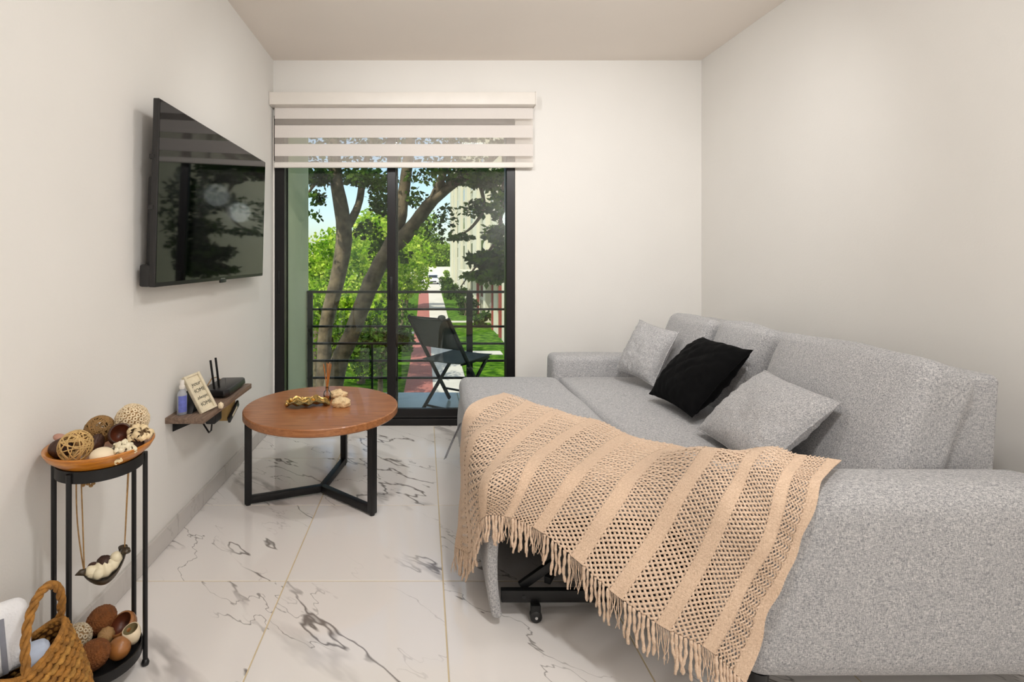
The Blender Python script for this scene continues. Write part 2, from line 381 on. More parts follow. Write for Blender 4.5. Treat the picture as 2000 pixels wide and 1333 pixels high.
# ------------------------------------------------------------------ the room
XL, XR, YB, YR, ZC = -1.03, 1.897, 3.5, -3.2, 2.5
TW = 0.557                                    # tile pitch
floor = MB().box((XL - .1, YR, -0.12), (XR + .1, YB + .12, -0.002)).build('floor', M_grout); tag(floor, 'white marble floor of square tiles with golden grout', kind='structure')
tx0, ty0 = -0.489, YB - 0.010
tile_me = None
g = 0.0022
xs = [(-0.489 + TW * i) for i in range(-1, 5)]
ys = [3.488 - TW * j for j in range(0, 13)]
for i in range(len(xs)):
    for j in range(len(ys)):
        x0 = max(xs[i], XL); x1 = min(xs[i] + TW, XR); y1 = ys[j]; y0 = max(ys[j] - TW, YR)
        if x1 - x0 < 0.03 or y1 - y0 < 0.03: continue
        full = abs((x1 - x0) - TW) < 1e-4 and abs((y1 - y0) - TW) < 1e-4
        if full and tile_me is not None:
            o = bpy.data.objects.new('tile', tile_me); COL.objects.link(o); o.parent = floor; o.location = ((x0+x1)/2, (y0+y1)/2, 0); continue
        hx, hy = (x1-x0)/2 - g, (y1-y0)/2 - g
        mb = MB().box((-hx, -hy, -0.010), (hx, hy, 0.0)); o = mb.build('tile', M_marble, None, bevel=0.0012, bseg=1); o.parent = floor; o.location = ((x0+x1)/2, (y0+y1)/2, 0)
        if full: tile_me = o.data
strip = MB().box((XL, 3.4885, -0.01), (XR, YB, 0.0)).build('tile_edge', M_marble, floor)

tag(MB().box((XL - .12, YR, -0.12), (XL, YB + .12, ZC + .1)).build('wall_left', M_wall), kind='structure')
tag(MB().box((XR, YR, -0.12), (XR + .12, YB + .12, ZC + .1)).build('wall_right', M_wall), kind='structure')
tag(MB().box((XL, YR - .12, -0.12), (XR, YR, ZC + .1)).build('wall_rear', M_wall), kind='structure')
tag(MB().box((XL - .12, YR - .12, ZC), (XR + .12, YB + .12, ZC + .12)).build('ceiling', M_ceil), kind='structure')
DX0, DX1, DZ = -1.022, 0.623, 2.125              # sliding door opening
wb = MB().box((DX1, YB, -0.12), (XR + .12, YB + .12, ZC + .1)).box((XL - .12, YB, DZ), (DX1, YB + .12, ZC + .1)).box((XL - .12, YB, -0.12), (DX0, YB + .12, DZ))
tag(wb.build('wall_back', M_wall), kind='structure')
# skirting of marble tiles
def skirting(name, p0, p1, nrm, first):
    p0, p1, nrm = Vector(p0), Vector(p1), Vector(nrm); L = (p1 - p0).length; d = (p1 - p0) / L
    sk = MB().box((0,0,0),(0,0,0)); sk = MB()
    def bx(mb, s0, s1, t0, t1, z0, z1):
        a = p0 + d * s0 + nrm * t0; b = p0 + d * s1 + nrm * t1
        return mb.box((min(a.x,b.x), min(a.y,b.y), z0), (max(a.x,b.x), max(a.y,b.y), z1))
    root = bx(MB(), 0, L, 0, 0.006, 0.0, 0.078).build(name, M_grout); tag(root, 'low grey marble skirting tiles along the wall', kind='structure')
    s = first - TW
    while s > 0: s -= TW
    while s < L:
        a, b = max(0, s) + .001, min(L, s + TW) - .001
        if b - a > .02:
            o = bx(MB(), a, b, 0.0, 0.013, 0.0015, 0.08).build('tile', M_marble_bb, root, bevel=0.001, bseg=1)
        s += TW
skirting('baseboard_left', (XL, 3.49, 0), (XL, YR, 0), (1, 0, 0), 3.49 - 2.37)
skirting('baseboard_back', (DX1 + .01, YB, 0), (XR, YB, 0), (0, -1, 0), 0.3)
skirting('baseboard_right', (XR, 3.48, 0), (XR, YR, 0), (-1, 0, 0), 3.49 - 2.37)

# ------------------------------------------------------------------ unseen lamps added to light the room
def fill_globe(x, y, z, watts, label, rad=.12):  # globe light added out of view as fill, with its own fittings
    t = thing('added_pendant', label, 'lamp', (x, y, z))
    MB().lathe([(0.0, ZC), (0.05, ZC), (0.05, ZC - .025), (0.0, ZC - .03)], (x, y, 0), 20).build('canopy', M_white, t, smooth=False, auto=40)
    MB().tube([(x, y, ZC - .02), (x, y, z + .1)], 0.003, 6).build('cable', M_black, t)
    MB().lathe([(0.0, z + .125), (0.03, z + .125), (0.03, z + .09), (0.0, z + .09)], (x, y, 0), 16).build('socket', M_black, t, auto=40)
    ld = bpy.data.lights.new('bulb', 'POINT'); ld.energy = watts; ld.shadow_soft_size = rad; ld.color = (1.0, 0.995, 0.99)
    lo = bpy.data.objects.new('bulb', ld); COL.objects.link(lo); lo.parent = t
    return t
fill_globe(0.50, 1.75, 2.3, 12, 'unseen globe lamp added in the middle of the living room ceiling')
fill_globe(1.69, -1.6, 2.1, 11, 'large unseen globe lamp added behind the camera, nearer the sofa', .19)
fill_globe(1.69, -2.7, 1.9, 19, 'large unseen globe lamp added behind the camera by the rear wall', .19)
def fill_spot(x, y, aim, watts, label):  # spot added out of view to brighten the back wall
    z = ZC - .12; t = thing('added_spotlight', label, 'spotlight', (x, y, z)); d = (Vector(aim) - Vector((x, y, z))).normalized()
    MB().lathe([(0, ZC), (.045, ZC), (.045, ZC - .02), (0, ZC - .022)], (x, y, 0), 20).build('canopy', M_white, t, auto=40)
    MB().tube([(x, y, ZC - .015), (x, y, z)], .006, 8).build('stem', M_white, t)
    MB().lathe([(.0, -.06), (.03, -.06), (.036, -.04), (.036, .05), (.032, .05), (.032, -.02), (0, -.02)], (x, y, z), 20, axis=d).build('lamp_head', M_white, t, auto=40)
    ld = bpy.data.lights.new('bulb', 'SPOT'); ld.energy = watts; ld.shadow_soft_size = .05; ld.spot_size = math.radians(118); ld.spot_blend = 1.0; ld.color = (1.0, .995, .985)
    lo = bpy.data.objects.new('bulb', ld); COL.objects.link(lo); lo.parent = t; lo.location = d * .055; lo.rotation_euler = (-d).to_track_quat('Z', 'Y').to_euler()
def fill_downlight(x, y, watts, label):  # disk light added out of view to throw more light downward
    t = thing('added_downlight', label, 'downlight', (x, y, ZC - .01))
    MB().lathe([(.10, ZC - .002), (.125, ZC - .002), (.125, ZC - .008), (.10, ZC - .010), (.10, ZC - .002)], (x, y, 0), 32).build('trim_ring', M_white, t, auto=40)
    ld = bpy.data.lights.new('diffuser', 'AREA'); ld.shape = 'DISK'; ld.size = .2; ld.energy = watts; ld.color = (1.0, .995, .985)
    lo = bpy.data.objects.new('diffuser', ld); COL.objects.link(lo); lo.parent = t; lo.location = (0, 0, -.004)
fill_downlight(.60, .55, 17, 'unseen round downlight added near the camera to brighten the floor')
fill_downlight(1.62, -0.9, 10, 'unseen round downlight added behind the camera')
fill_spot(-.34, 1.55, (.0, 3.5, 1.15), 47, 'unseen ceiling spotlight added and aimed at the glass door')
fill_spot(1.05, 1.55, (1.1, 3.5, 1.15), 48, 'unseen ceiling spotlight added to brighten the bare back wall')

# ------------------------------------------------------------------ sliding door
door = thing('door_1', 'black aluminium sliding glass door onto the balcony', None, ((DX0 + DX1)/2, YB + .04, 0), kind='structure')
def dpart(name, a, b, mat=M_alu, bev=0.003): return MB().box(a, b).build(name, mat, door, bevel=bev, bseg=1)
fy0, fy1 = YB + .004, YB + .11
dpart('jamb', (DX0, fy0, 0.0), (DX0 + .066, fy1, DZ)); dpart('jamb', (DX1 - .058, fy0, 0.0), (DX1, fy1, DZ))
dpart('head', (DX0, fy0, DZ - .062), (DX1, fy1, DZ))
dpart('track', (DX0, fy0 - .004, 0.0), (DX1, fy1, 0.045)); dpart('track', (DX0 + .06, fy0 + .012, 0.045), (DX1 - .05, fy1 - .01, 0.06))
def sash(x0, x1, y0, stw0, stw1):
    s = thing('sash', None, None, (0, 0, 0)); s.parent = door; s.location = (0, 0, 0)
    y1 = y0 + .032
    def pp(n, a, b, m=M_alu, bev=.002): return MB().box(a, b).build(n, m, s, bevel=bev, bseg=1)
    z0, z1 = 0.05, DZ - .055
    pp('stile', (x0, y0, z0), (x0 + stw0, y1, z1)); pp('stile', (x1 - stw1, y0, z0), (x1, y1, z1))
    pp('bottom_rail', (x0 + stw0, y0, z0), (x1 - stw1, y1, z0 + .06)); pp('top_rail', (x0 + stw0, y0, z1 - .05), (x1 - stw1, y1, z1))
    pp('glass_pane', (x0 + stw0 - .004, y0 + .013, z0 + .055), (x1 - stw1 + .004, y0 + .019, z1 - .045), M_glass, 0)
    return s, y0
xm = (767 - PX) * 3.55 / F
sash(DX0 + .02, xm + .035, YB + .062, 0.046, 0.05)
s2, sy = sash(xm - .037, DX1 - .02, YB + .020, 0.058, 0.04)
MB().box((xm - .022, YB + .008, 0.86), (xm + .002, YB + .022, 1.02)).build('pull_handle', M_black, s2, bevel=.003)
MB().box((DX0 + .022, YB - .002, 0.90), (DX0 + .036, YB + .01, 1.06)).build('latch', M_black, door, bevel=.003)
# white reveal bead beside the frame
tag(MB().box((DX1, YB - .004, 0.0), (DX1 + .012, YB + .02, DZ + .01)).build('trim_1', M_white), kind='structure')

# ------------------------------------------------------------------ zebra blind
bl = thing('zebra_blind', 'white striped zebra roller blind half lowered over the glass door', 'blind', (-.14, 3.45, 2.2))
MB().box((-1.024, 3.40, 2.168), (.742, 3.499, 2.252)).build('valance', M_white, bl, bevel=.006)
MB().box((-1.027, 3.397, 2.166), (-1.022, 3.499, 2.254)).build('end_cap', M_white, bl); MB().box((.741, 3.397, 2.166), (.746, 3.499, 2.254)).build('end_cap', M_white, bl)
yf = 3.462
def zz(py): return CH - (py - PY) * yf / F
bx0, bx1 = (536.5 - PX) * yf / F, (1041 - PX) * yf / F
edges = [(203, 232, 0), (232, 245, 1), (245, 269, 0), (269, 281.5, 1), (281.5, 305, 0), (305, 317, 1), (317, 319, 0)]
for a, b, k in edges:
    MB().box((bx0, yf, zz(b)), (bx1, yf + .0012, zz(a))).build('sheer_band' if k else 'opaque_band', M_sheer if k else M_blind, bl)
MB().box((bx0 - .002, yf - .010, zz(328)), (bx1 + .002, yf + .012, zz(318))).build('bottom_bar', M_white, bl, bevel=.004)
MB().tube([(-1.016, 3.452, z / 10.) for z in range(21, 6, -1)], 0.0022, 6).build('bead_chain', M_white, bl)
MB().box((bx0 - .006, yf + .004, zz(314)), (bx0 - .001, yf + .012, zz(226))).build('side_cord', M_black, bl)

# ------------------------------------------------------------------ television
tv = thing('television', 'large flat black television mounted on the left wall', 'television', (-.98, 2.42, .9))
Mtv = Matrix.Translation((-.945, 2.42, 1.378)) @ Matrix.Rotation(math.radians(1.4), 4, 'Y')
# local: x out of the wall, y along the wall, z up
TLn, THt = 1.215, 0.672
MB().box((-.022, -TLn/2, -THt/2), (0, TLn/2, THt/2), Mtv).build('housing', M_tv, tv, bevel=.003)
MB().box((0.0, -TLn/2 + .006, -THt/2 + .016), (0.0012, TLn/2 - .006, THt/2 - .005), Mtv).build('screen', M_screen, tv)
MB().box((-.052, -TLn/2 + .03, -THt/2 + .0), (-.02, TLn/2 - .03, -THt/2 + .40), Mtv).build('rear_case', M_tv, tv, bevel=.01)
MB().box((-.058, -TLn/2 + .0, -THt/2 - .0), (-.02, -TLn/2 + .08, -THt/2 + .08), Mtv).build('speaker_bulge', M_tv, tv, bevel=.008)
MB().box((-.008, -.02, -THt/2 - .012), (0.001, .05, -THt/2 + .004), Mtv).build('sensor', M_plast, tv, bevel=.003)
MB().box((-.076, -.2, -.2), (-.05, .2, .15), Mtv).build('wall_bracket', M_black, tv)
for dz in (.12, -.06): MB().box((-.03, -TLn/2 - .003, dz), (-.012, -TLn/2 + .01, dz + .016), Mtv).build('clip', M_tv, tv)
MB().box((0.0012, -.02, -THt/2 + .005), (0.0018, .03, -THt/2 + .010), Mtv).build('badge', plain('silver_badge', S(150, 150, 150), .3, metal=.8), tv)

# ------------------------------------------------------------------ coffee table
TC = Vector((-.497, 2.50)); TZ = 0.43
tb = thing('coffee_table', 'round walnut coffee table with a black three-legged steel frame', 'table', (TC.x, TC.y, 0))
TR = .368
MB().lathe([(0, TZ), (TR - .004, TZ), (TR, TZ - .004), (TR, TZ - .030), (TR - .006, TZ - .036), (0, TZ - .036)], (TC.x, TC.y, 0), 96).build('tabletop', M_walnut, tb, auto=30)
for k, a in enumerate((-39, 81, 201)):
    c, s = math.cos(math.radians(a)), math.sin(math.radians(a)); R0 = .342
    p = Vector((TC.x + c * R0, TC.y + s * R0, 0))
    MB().bar((p.x, p.y, .008), (p.x, p.y, TZ - .036), .032, .032, (c, s, 0)).build('leg', M_black, tb, bevel=.003)
    MB().bar((TC.x, TC.y, .024), (p.x - c * .014, p.y - s * .014, .024), .030, .032).build('base_rail', M_black, tb, bevel=.003)
    MB().bar((TC.x, TC.y, TZ - .046), (p.x - c * .014, p.y - s * .014, TZ - .046), .030, .02).build('top_rail', M_black, tb, bevel=.003)
    MB().lathe([(0, 0), (.012, 0), (.012, .01), (0, .01)], (p.x, p.y, 0), 12).build('foot_pad', M_plast, tb)

# gold leaf tray
def leaf_pt(a, b):
    # a along, b across
    u = a * 2 - 1; w = .05 * (1 - abs(u) ** 2.2) ** .6 * (1 + .18 * math.sin(9 * u)) + .004
    v = (b * 2 - 1)
    x = .105 * u; y = w * v + .012 * math.sin(3 * u)
    z = .012 + .016 * abs(v) ** 2 + .016 * math.sin(4.2 * u + .6) * u * .8 + .004 * math.sin(14 * u + 3 * v) + .003 * math.sin(20 * v)
    return Vector((x, y, max(z, 0.001)))
mb = MB(); Rz = Matrix.Rotation(math.radians(8), 4, 'Z'); base = Vector((-.56, 2.475, TZ))
mb.grid(lambda a, b: base + Rz @ leaf_pt(a, b), 40, 16); mb.grid(lambda a, b: base + Rz @ (leaf_pt(a, b) - Vector((0, 0, .0035 if leaf_pt(a, b).z > .0045 else 0.0009))), 40, 16, flip=True)
ltray = thing('leaf_tray', 'antique gold rippled leaf-shaped tray on the coffee table', 'tray', (-.56, 2.475, TZ))
mb.build('leaf', M_gold, ltray, smooth=True, weld=False)
for (dx, dy, dz, r) in ((-.098, -.022, .02, .010), (-.082, .006, .032, .011), (-.03, .046, .026, .010), (.02, .05, .022, .008)):
    MB().sphere(base + Rz @ Vector((dx, dy, dz)), r, 12, 8, lambda d: 1 + .15 * math.sin(5 * d.x + 3 * d.z)).build('bud', M_gold, ltray, smooth=True)
# reed diffuser
rd = thing('reed_diffuser', 'small glass reed diffuser with orange reeds on the coffee table', 'diffuser', (-.484, 2.56, TZ))
c0 = Vector((-.484, 2.56, TZ))
MB().lathe([(0, 0), (.017, 0), (.018, .003), (.018, .042), (.013, .052), (.008, .056), (.008, .070), (.0095, .071), (.0095, .074), (.007, .074), (.007, .056), (.016, .042), (.016, .004), (0, .004)], c0, 20).build('bottle', M_clear, rd, smooth=True)
MB().lathe([(0, .005), (.0155, .005), (.0155, .030), (0, .030)], c0, 18).build('oil', M_amber, rd, auto=40)
random.seed(3)
for k in range(9):
    a = random.uniform(0, 2 * PI); r = random.uniform(.008, .022)
    MB().tube([c0 + Vector((-.4 * r * math.cos(a) * .4, -.4 * r * math.sin(a) * .4, .006)), c0 + Vector((.003 * math.cos(a), .003 * math.sin(a), .072)), c0 + Vector((r * math.cos(a), r * math.sin(a), .185 + random.uniform(-.006, .008)))], .0017, 6).build('reed', M_reed, rd)
def rock(name, label, c, r, seed, mat, flat=.0, cat='stone', group=None):
    random.seed(seed); o = Vector((random.random() * 9, random.random() * 9, random.random() * 9))
    mb = MB().sphere((0, 0, 0), r, 28, 18, lambda d: 1 + .28 * mnoise.noise(d * 2.4 + o) + .12 * mnoise.noise(d * 6 + o))
    z0 = min(v.z for v in mb.v) * .7
    for v in mb.v: v.z = max(v.z, z0)
    for i, v in enumerate(mb.v): mb.v[i] = v + Vector(c) - Vector((0, 0, z0))
    return one(name, mat, label, cat, mb, group, smooth=True)
rock('quartz_stone', 'cream quartz stone behind, touching the reed diffuser', (-.440, 2.615, TZ), (.044, .032, .026), 4, M_stone)
rock('quartz_stone', 'cream quartz stone in front, nearest the table edge', (-.398, 2.465, TZ), (.044, .030, .026), 5, M_stone)

# ------------------------------------------------------------------ wall shelf and its things
SZ = .51
sh = thing('wall_shelf', 'small greyish wooden shelf fixed to the left wall', 'shelf', (-.95, 2.32, SZ - .02))
MB().box((XL, 2.035, SZ - .024), (-.875, 2.60, SZ)).build('board', M_shelfwood, sh, bevel=.002)
for yy in (2.10, 2.53):
    MB().prism([(XL + .002, SZ - .024), (XL + .12, SZ - .024), (XL + .002, SZ - .075)], yy - .006, yy + .006, lambda p, d: Vector((p[0], d, p[1]))).build('bracket', M_black, sh, bevel=.0015)
cb = thing('power_adapter', 'black power adapter hanging under the wall shelf', 'adapter', (-.935, 2.30, SZ - .09))
MB().softbox((-.965, 2.255, SZ - .098), (-.92, 2.335, SZ - .026), .008).build('case', M_plast, cb, smooth=True)
MB().tube([(-.94, 2.27, SZ - .097), (-.94, 2.262, SZ - .125), (-.955, 2.275, SZ - .14), (-.99, 2.30, SZ - .11), (-1.02, 2.31, SZ - .05)], .004, 6).build('cable', M_plast, cb)
wbk = thing('wooden_cable_box', 'yellowish wooden block with black clip under the shelf end', 'cable box', (-.93, 2.47, SZ - .1))
MB().prism([(2.385, SZ - .0245), (2.53, SZ - .024), (2.50, SZ - .11), (2.42, SZ - .135)], -.985, -.925, lambda p, d: Vector((d, p[0], p[1])))  .build('block', plain('tan_wood', S(172, 140, 84), .6, var=.15, scale=20), wbk, bevel=.003)
MB().bar((-.915, 2.40, SZ - .125), (-.915, 2.52, SZ - .075), .012, .03, (0, 0, 1)).build('clip', M_plast, wbk, bevel=.003)
MB().bar((-.9085, 2.43, SZ - .113), (-.9085, 2.49, SZ - .087), .002, .010, (0, 0, 1)).build('clip_plate', M_ivory, wbk)
# spray bottle
sb = thing('spray_bottle', 'clear spray bottle with white cap and blue label on the shelf', 'bottle', (-.985, 2.085, SZ))
c0 = Vector((-.985, 2.085, SZ))
MB().lathe([(0, 0), (.018, 0), (.019, .004), (.019, .082), (.012, .096), (.009, .098), (.009, .104)], c0, 24).build('body', sheer('clear_plastic', S(214, 218, 228), .45), sb, smooth=True)
lab = MB(); lab.grid(lambda a, b: c0 + Vector((.0196 * math.cos(-1.9 + 1.9 * a), .0196 * math.sin(-1.9 + 1.9 * a), .012 + .066 * b)), 14, 4); lab.build('label', M_bluelab, sb, smooth=True)
MB().lathe([(0, .104), (.0105, .104), (.0115, .110), (.0115, .116), (.0085, .118), (.0085, .136), (.007, .139), (0, .139)], c0, 20).build('cap', M_white, sb, auto=40)
MB().tube([c0 + Vector((0, 0, .1)), c0 + Vector((.004, 0, .006))], .0015, 6).build('dip_tube', M_white, sb)
# router
rt = thing('router', 'flat black wireless router with two upright antennas on the shelf', 'router', (-.95, 2.44, SZ))
poly = [(-1.015, 2.33), (-.90, 2.305), (-.882, 2.33), (-.89, 2.555), (-.905, 2.575), (-1.005, 2.565)]
MB().prism(poly, SZ + .012, SZ + .038, lambda p, d: Vector((p[0] + (-.004 if d > SZ + .03 else 0), p[1], d))).build('case', M_plast, rt, bevel=.004)
MB().prism([(-1.0, 2.35), (-.915, 2.33), (-.915, 2.55), (-.995, 2.55)], SZ + .0, SZ + .013, lambda p, d: Vector((p[0], p[1], d))).build('foot_base', M_plast, rt)
MB().bar((-.905, 2.34, SZ + .0385), (-.99, 2.55, SZ + .0385), .003, .001).build('groove', M_black, rt)
for (px, py, tx, ty) in ((419, 753, 411, 704), (428, 749, 421, 699)):
    b = at(px, py, 2.345 if px < 425 else 2.39); t = at(tx, ty, 2.345 if px < 425 else 2.39); b.z = SZ + .03
    MB().bar(b, t, .010, .006, (0, 1, 0)).build('antenna', M_black, rt, bevel=.002)
MB().tube([(-1.0, 2.53, SZ + .03), (-1.01, 2.50, SZ + .055), (-1.015, 2.45, SZ + .06), (-1.02, 2.40, SZ + .03), (-1.02, 2.36, SZ + .006)], .0025, 6).build('cable', M_rope, rt)
# black wedge phone dock behind the sign
mb = MB().prism([(2.085, SZ), (2.20, SZ), (2.17, SZ + .075), (2.15, SZ + .08)], -.998, -.945, lambda p, d: Vector((d, p[0], p[1])))
one('phone_stand', M_plast, 'black wedge-shaped stand between spray bottle and wooden sign', 'stand', mb, bevel=.004)
# home sign
sg = thing('home_sign', 'whitewashed wooden HOME sign leaning on the shelf', 'sign', (-.905, 2.10, SZ))
q = [at(394, 813, 2.085), at(424, 794, 2.16), at(393, 719, 2.19), at(362, 736, 2.115)]   # bl, br, tr, tl
q[0].z = max(q[0].z, SZ + .002)
ex = (q[1] - q[0]); w_ = ex.length; ex.normalize(); ey = (q[3] - q[0]); ey = (ey - ex * ey.dot(ex)); h_ = ey.length; ey.normalize(); en = ex.cross(ey)
if en.y > 0: en = -en
Ms = Matrix((ex, ey, -en)).transposed().to_4x4(); Ms.translation = q[0]       # local z points away from the viewer
fw = w_ * .15
MB().box((0, 0, .003), (w_, h_, .010), Ms).build('panel', M_signw, sg)
for a, b in (((0, 0, -.004), (fw, h_, .014)), ((w_ - fw, 0, -.004), (w_, h_, .014)), ((fw, 0, -.003), (w_ - fw, fw * .8, .014)), ((fw, h_ - fw * .8, -.003), (w_ - fw, h_, .014))):
    MB().box(a, b, Ms).build('frame_rail', M_signw, sg, bevel=.002)
def text_mesh(name, s, size, M, mat, parent, shear=0.0):
    cu = bpy.data.curves.new(name, 'FONT'); cu.body = s; cu.size = size; cu.align_x = 'CENTER'; cu.align_y = 'CENTER'; cu.extrude = .0004; cu.shear = shear
    to = bpy.data.objects.new(name, cu); COL.objects.link(to); dg = bpy.context.evaluated_depsgraph_get()
    me = bpy.data.meshes.new_from_object(to.evaluated_get(dg)); bpy.data.objects.remove(to)
    o0 = origin_of(parent); me.transform(Matrix.Translation(-o0) @ M)
    return link_mesh(name, me, mat, parent)
Mt = Matrix((ex, ey, en)).transposed().to_4x4()
for s_, fy, sz, shr in (('your', .74, .022, .35), ('HOME', .56, .021, 0), ('always', .38, .018, .35), ('HOME', .2, .021, 0)):
    Mq = Mt.copy(); Mq.translation = q[0] + ex * (w_ * .5) + ey * (h_ * fy) + en * (-.0022)
    text_mesh('lettering', s_, sz * (w_ / .075), Mq, M_ink, sg, shr)
rock('white_pebble', 'small white pebble at the right foot of the wooden sign', (q[1] + Vector((.012, .01, 0))).to_tuple()[:2] + (SZ,), (.011, .011, .014), 8, M_cream, cat='pebble')

# ------------------------------------------------------------------ plant stand, top dish and bottom tray
PS = Vector((-.88, 1.395, 0))
st = thing('plant_stand', 'black metal two-tier round stand against the left wall', 'stand', PS)
RG = .098
mb = MB().lathe([(RG, .575), (RG + .006, .575), (RG + .006, .605), (RG, .605), (RG, .575)], PS, 48); mb.build('top_ring', M_black, st, auto=40)
mb = MB().lathe([(0, .045), (RG - .004, .045), (RG + .002, .05), (RG + .002, .075), (RG - .002, .075), (RG - .004, .054), (0, .05)], PS, 48); mb.build('lower_tray', M_black, st, auto=40)
for a in (27, 72, 205, 262):
    c, s = math.cos(math.radians(a)), math.sin(math.radians(a)); r = RG + .008
    p = PS + Vector((c * r, s * r, 0))
    MB().tube([p + Vector((0, 0, .002)), p + Vector((0, 0, .60))], .0065, 10).build('leg', M_black, st, auto=40)
    MB().lathe([(0, 0), (.010, 0), (.011, .006), (.007, .016), (0, .017)], p, 12).build('foot', M_plast, st, smooth=True)
# bamboo dish
dish = MB().lathe([(0, .592), (.082, .592), (.097, .604), (.122, .624), (.131, .640), (.131, .644), (.124, .643), (.105, .625), (.085, .616), (0, .613)], PS, 56)
one('bamboo_dish', M_bamboo, 'round orange bamboo dish on top of the black stand', 'dish', dish, smooth=True, loc=PS + Vector((0, 0, .607)))
def floor_dish(x, y):
    r = math.hypot(x - PS.x, y - PS.y)
    return .613 if r < .085 else .613 + (r - .085) * .45
def rattan_ball(name, label, c, r, mat, n, seed, tr=.0016, group='balls and pods in the bamboo dish'):
    random.seed(seed); mb = MB(); c = Vector(c)
    for k in range(n):
        ax = Vector((random.gauss(0, 1), random.gauss(0, 1), random.gauss(0, 1))).normalized(); u = ax.orthogonal().normalized(); v = ax.cross(u); off = random.uniform(-.55, .55) * r; rr = math.sqrt(r*r - off*off) * random.uniform(.96, 1.0)
        mb.tube([c + ax * off + (u * math.cos(2*PI*i/26) + v * math.sin(2*PI*i/26)) * rr for i in range(26)], tr, 5, closed=True)
    return one(name, mat, label, 'ball', mb, group, smooth=True)
def cane_ball(name, label, c, r, mat, n, group):
    c = Vector(c); root = thing(name, label, 'ball', c - Vector((0, 0, r)), group)
    MB().sphere(c, r * .93, 20, 14).build('core', M_rattan_d, root, smooth=True)
    mb = MB()
    for k in range(n):
        zc = 1 - 2 * (k + .5) / n; a = k * 2.39996; d = Vector((math.sqrt(1 - zc*zc) * math.cos(a), math.sqrt(1 - zc*zc) * math.sin(a), zc))
        w = r * 1.7 / math.sqrt(n); hr = random.uniform(.95, 1.02)
        mb.lathe([(w, r * .85), (w, r * hr), (w * .42, r * hr), (w * .42, r * .9)], c, 8, axis=d)
    tag(mb.build('cane_slice', mat, root, auto=40), kind='stuff')
    return root
GD = 'balls and pods in the bamboo dish'
def on_dish(px, d): return (px - PX) * d / F
x, y = on_dish(148, 1.335), 1.335; rattan_ball('rattan_ball', 'pale open rattan ball at the front of the bamboo dish', (x, y, .655), .040, M_rattan, 30, 1)
x, y = on_dish(195, 1.425), 1.425; rattan_ball('rattan_ball', 'brown densely wound rattan ball behind the pale one', (x, y, .668), .038, M_rattan_d, 60, 2, .0014)
x, y = on_dish(258, 1.46), 1.46; cane_ball('cane_ball', 'large cream cane-slice ball highest in the bamboo dish', (x, y, .684), .045, M_cane, 150, GD)
# cream seed, pods, shaving flowers
def pod(name, label, c, r, mat, axis, cup=None, group=GD, ribs=0, cat='pod', lat=0):
    c = Vector(c); root = thing(name, label, cat, c, group)
    if cup is None:
        mb = MB(); R = Vector((0, 0, 1)).rotation_difference(Vector(axis)).to_matrix()
        mb.sphere((0, 0, 0), r, 32, 64 if lat else 14, (lambda d: 1 + .022 * math.sin(lat * d.z + 3 * d.x) + .012 * math.sin(30 * d.x)) if lat else ((lambda d: 1 + .04 * math.cos(ribs * math.atan2(d.y, d.x))) if ribs else None))
        for i, v in enumerate(mb.v): mb.v[i] = R @ v + c
        mb.build('shell', mat, root, smooth=True)
    else:
        rx = r[0]; hz = r[2]
        prof_o = [(0, -hz), (rx * .6, -hz * .85), (rx * .95, -hz * .2), (rx, hz * .3), (rx * .92, hz * .75)]
        MB().lathe(prof_o + [(rx * .80, hz * .75)], c, 20, axis=axis).build('shell', mat, root, smooth=True)
        MB().lathe([(rx * .80, hz * .75), (rx * .82, hz * .2), (rx * .5, -hz * .5), (0, -hz * .6)], c, 20, axis=axis).build('inside', cup, root, smooth=True)
    return root
pod('seed_pod', 'cream smooth round seed pod at the dish front', (on_dish(200, 1.315), 1.315, .637), (.030, .027, .021), M_cream, (0.1, -.1, 1), cat='seed pod')
pod('cup_pod', 'dark brown cup-shaped pod beside the cream cane ball', (on_dish(234, 1.40), 1.40, .662), (.030, .03, .026), M_pod, (.55, -.75, .5), M_pod_in, cat='seed pod')
pod('wood_pod', 'dark brown pod at the left end of the dish', (on_dish(117, 1.35), 1.36, .641), (.030, .034, .025), M_pod, (0.3, 0, 1), cat='seed pod', ribs=5)
pod('wood_pod', 'brown ribbed pod wedged between the two rattan balls', (on_dish(186, 1.37), 1.372, .645), (.018, .026, .028), M_pod, (0.2, .3, 1), cat='seed pod', ribs=6)
pod('wood_pod', 'flat brown pod near the right rim of the dish', (on_dish(266, 1.43), 1.415, .634), (.028, .03, .014), M_pod, (0.1, -.3, 1), cat='seed pod', ribs=5)
pod('petal_piece', 'pinkish dried petal piece at the far left rim', (on_dish(121, 1.41), 1.405, .652), (.020, .012, .010), plain('pink_petal', S(196, 150, 132), .7, var=.2, scale=30), (0.3, -.2, 1), cat='dried petal')
def shaving(name, label, c, r, n, seed, mat=M_flower):
    random.seed(seed); c = Vector(c); mb = MB()
    for k in range(n):
        d = Vector((random.gauss(0, 1), random.gauss(0, 1), abs(random.gauss(0, 1)) * .9 - .1)).normalized(); o = c + d * r * random.uniform(.45, .95)
        s = d.orthogonal().normalized(); s = (Matrix.Rotation(random.uniform(0, 2*PI), 3, d) @ s); t = d.cross(s); w = r * random.uniform(.28, .45)
        mb.grid(lambda a, b: o + s * w * (a - .5) * 1.6 + t * w * (b - .5) * 1.3 + d * (w * .7 * math.cos(3 * (a - .5)) + w * .3 * math.sin(4 * b)), 4, 3)
    return one(name, mat, label, 'dried flower', mb, GD, smooth=True, weld=False)
shaving('shaving_flower', 'cream wood-shaving flower below the cream cane ball', (on_dish(272, 1.41), 1.412, .652), .030, 46, 5)
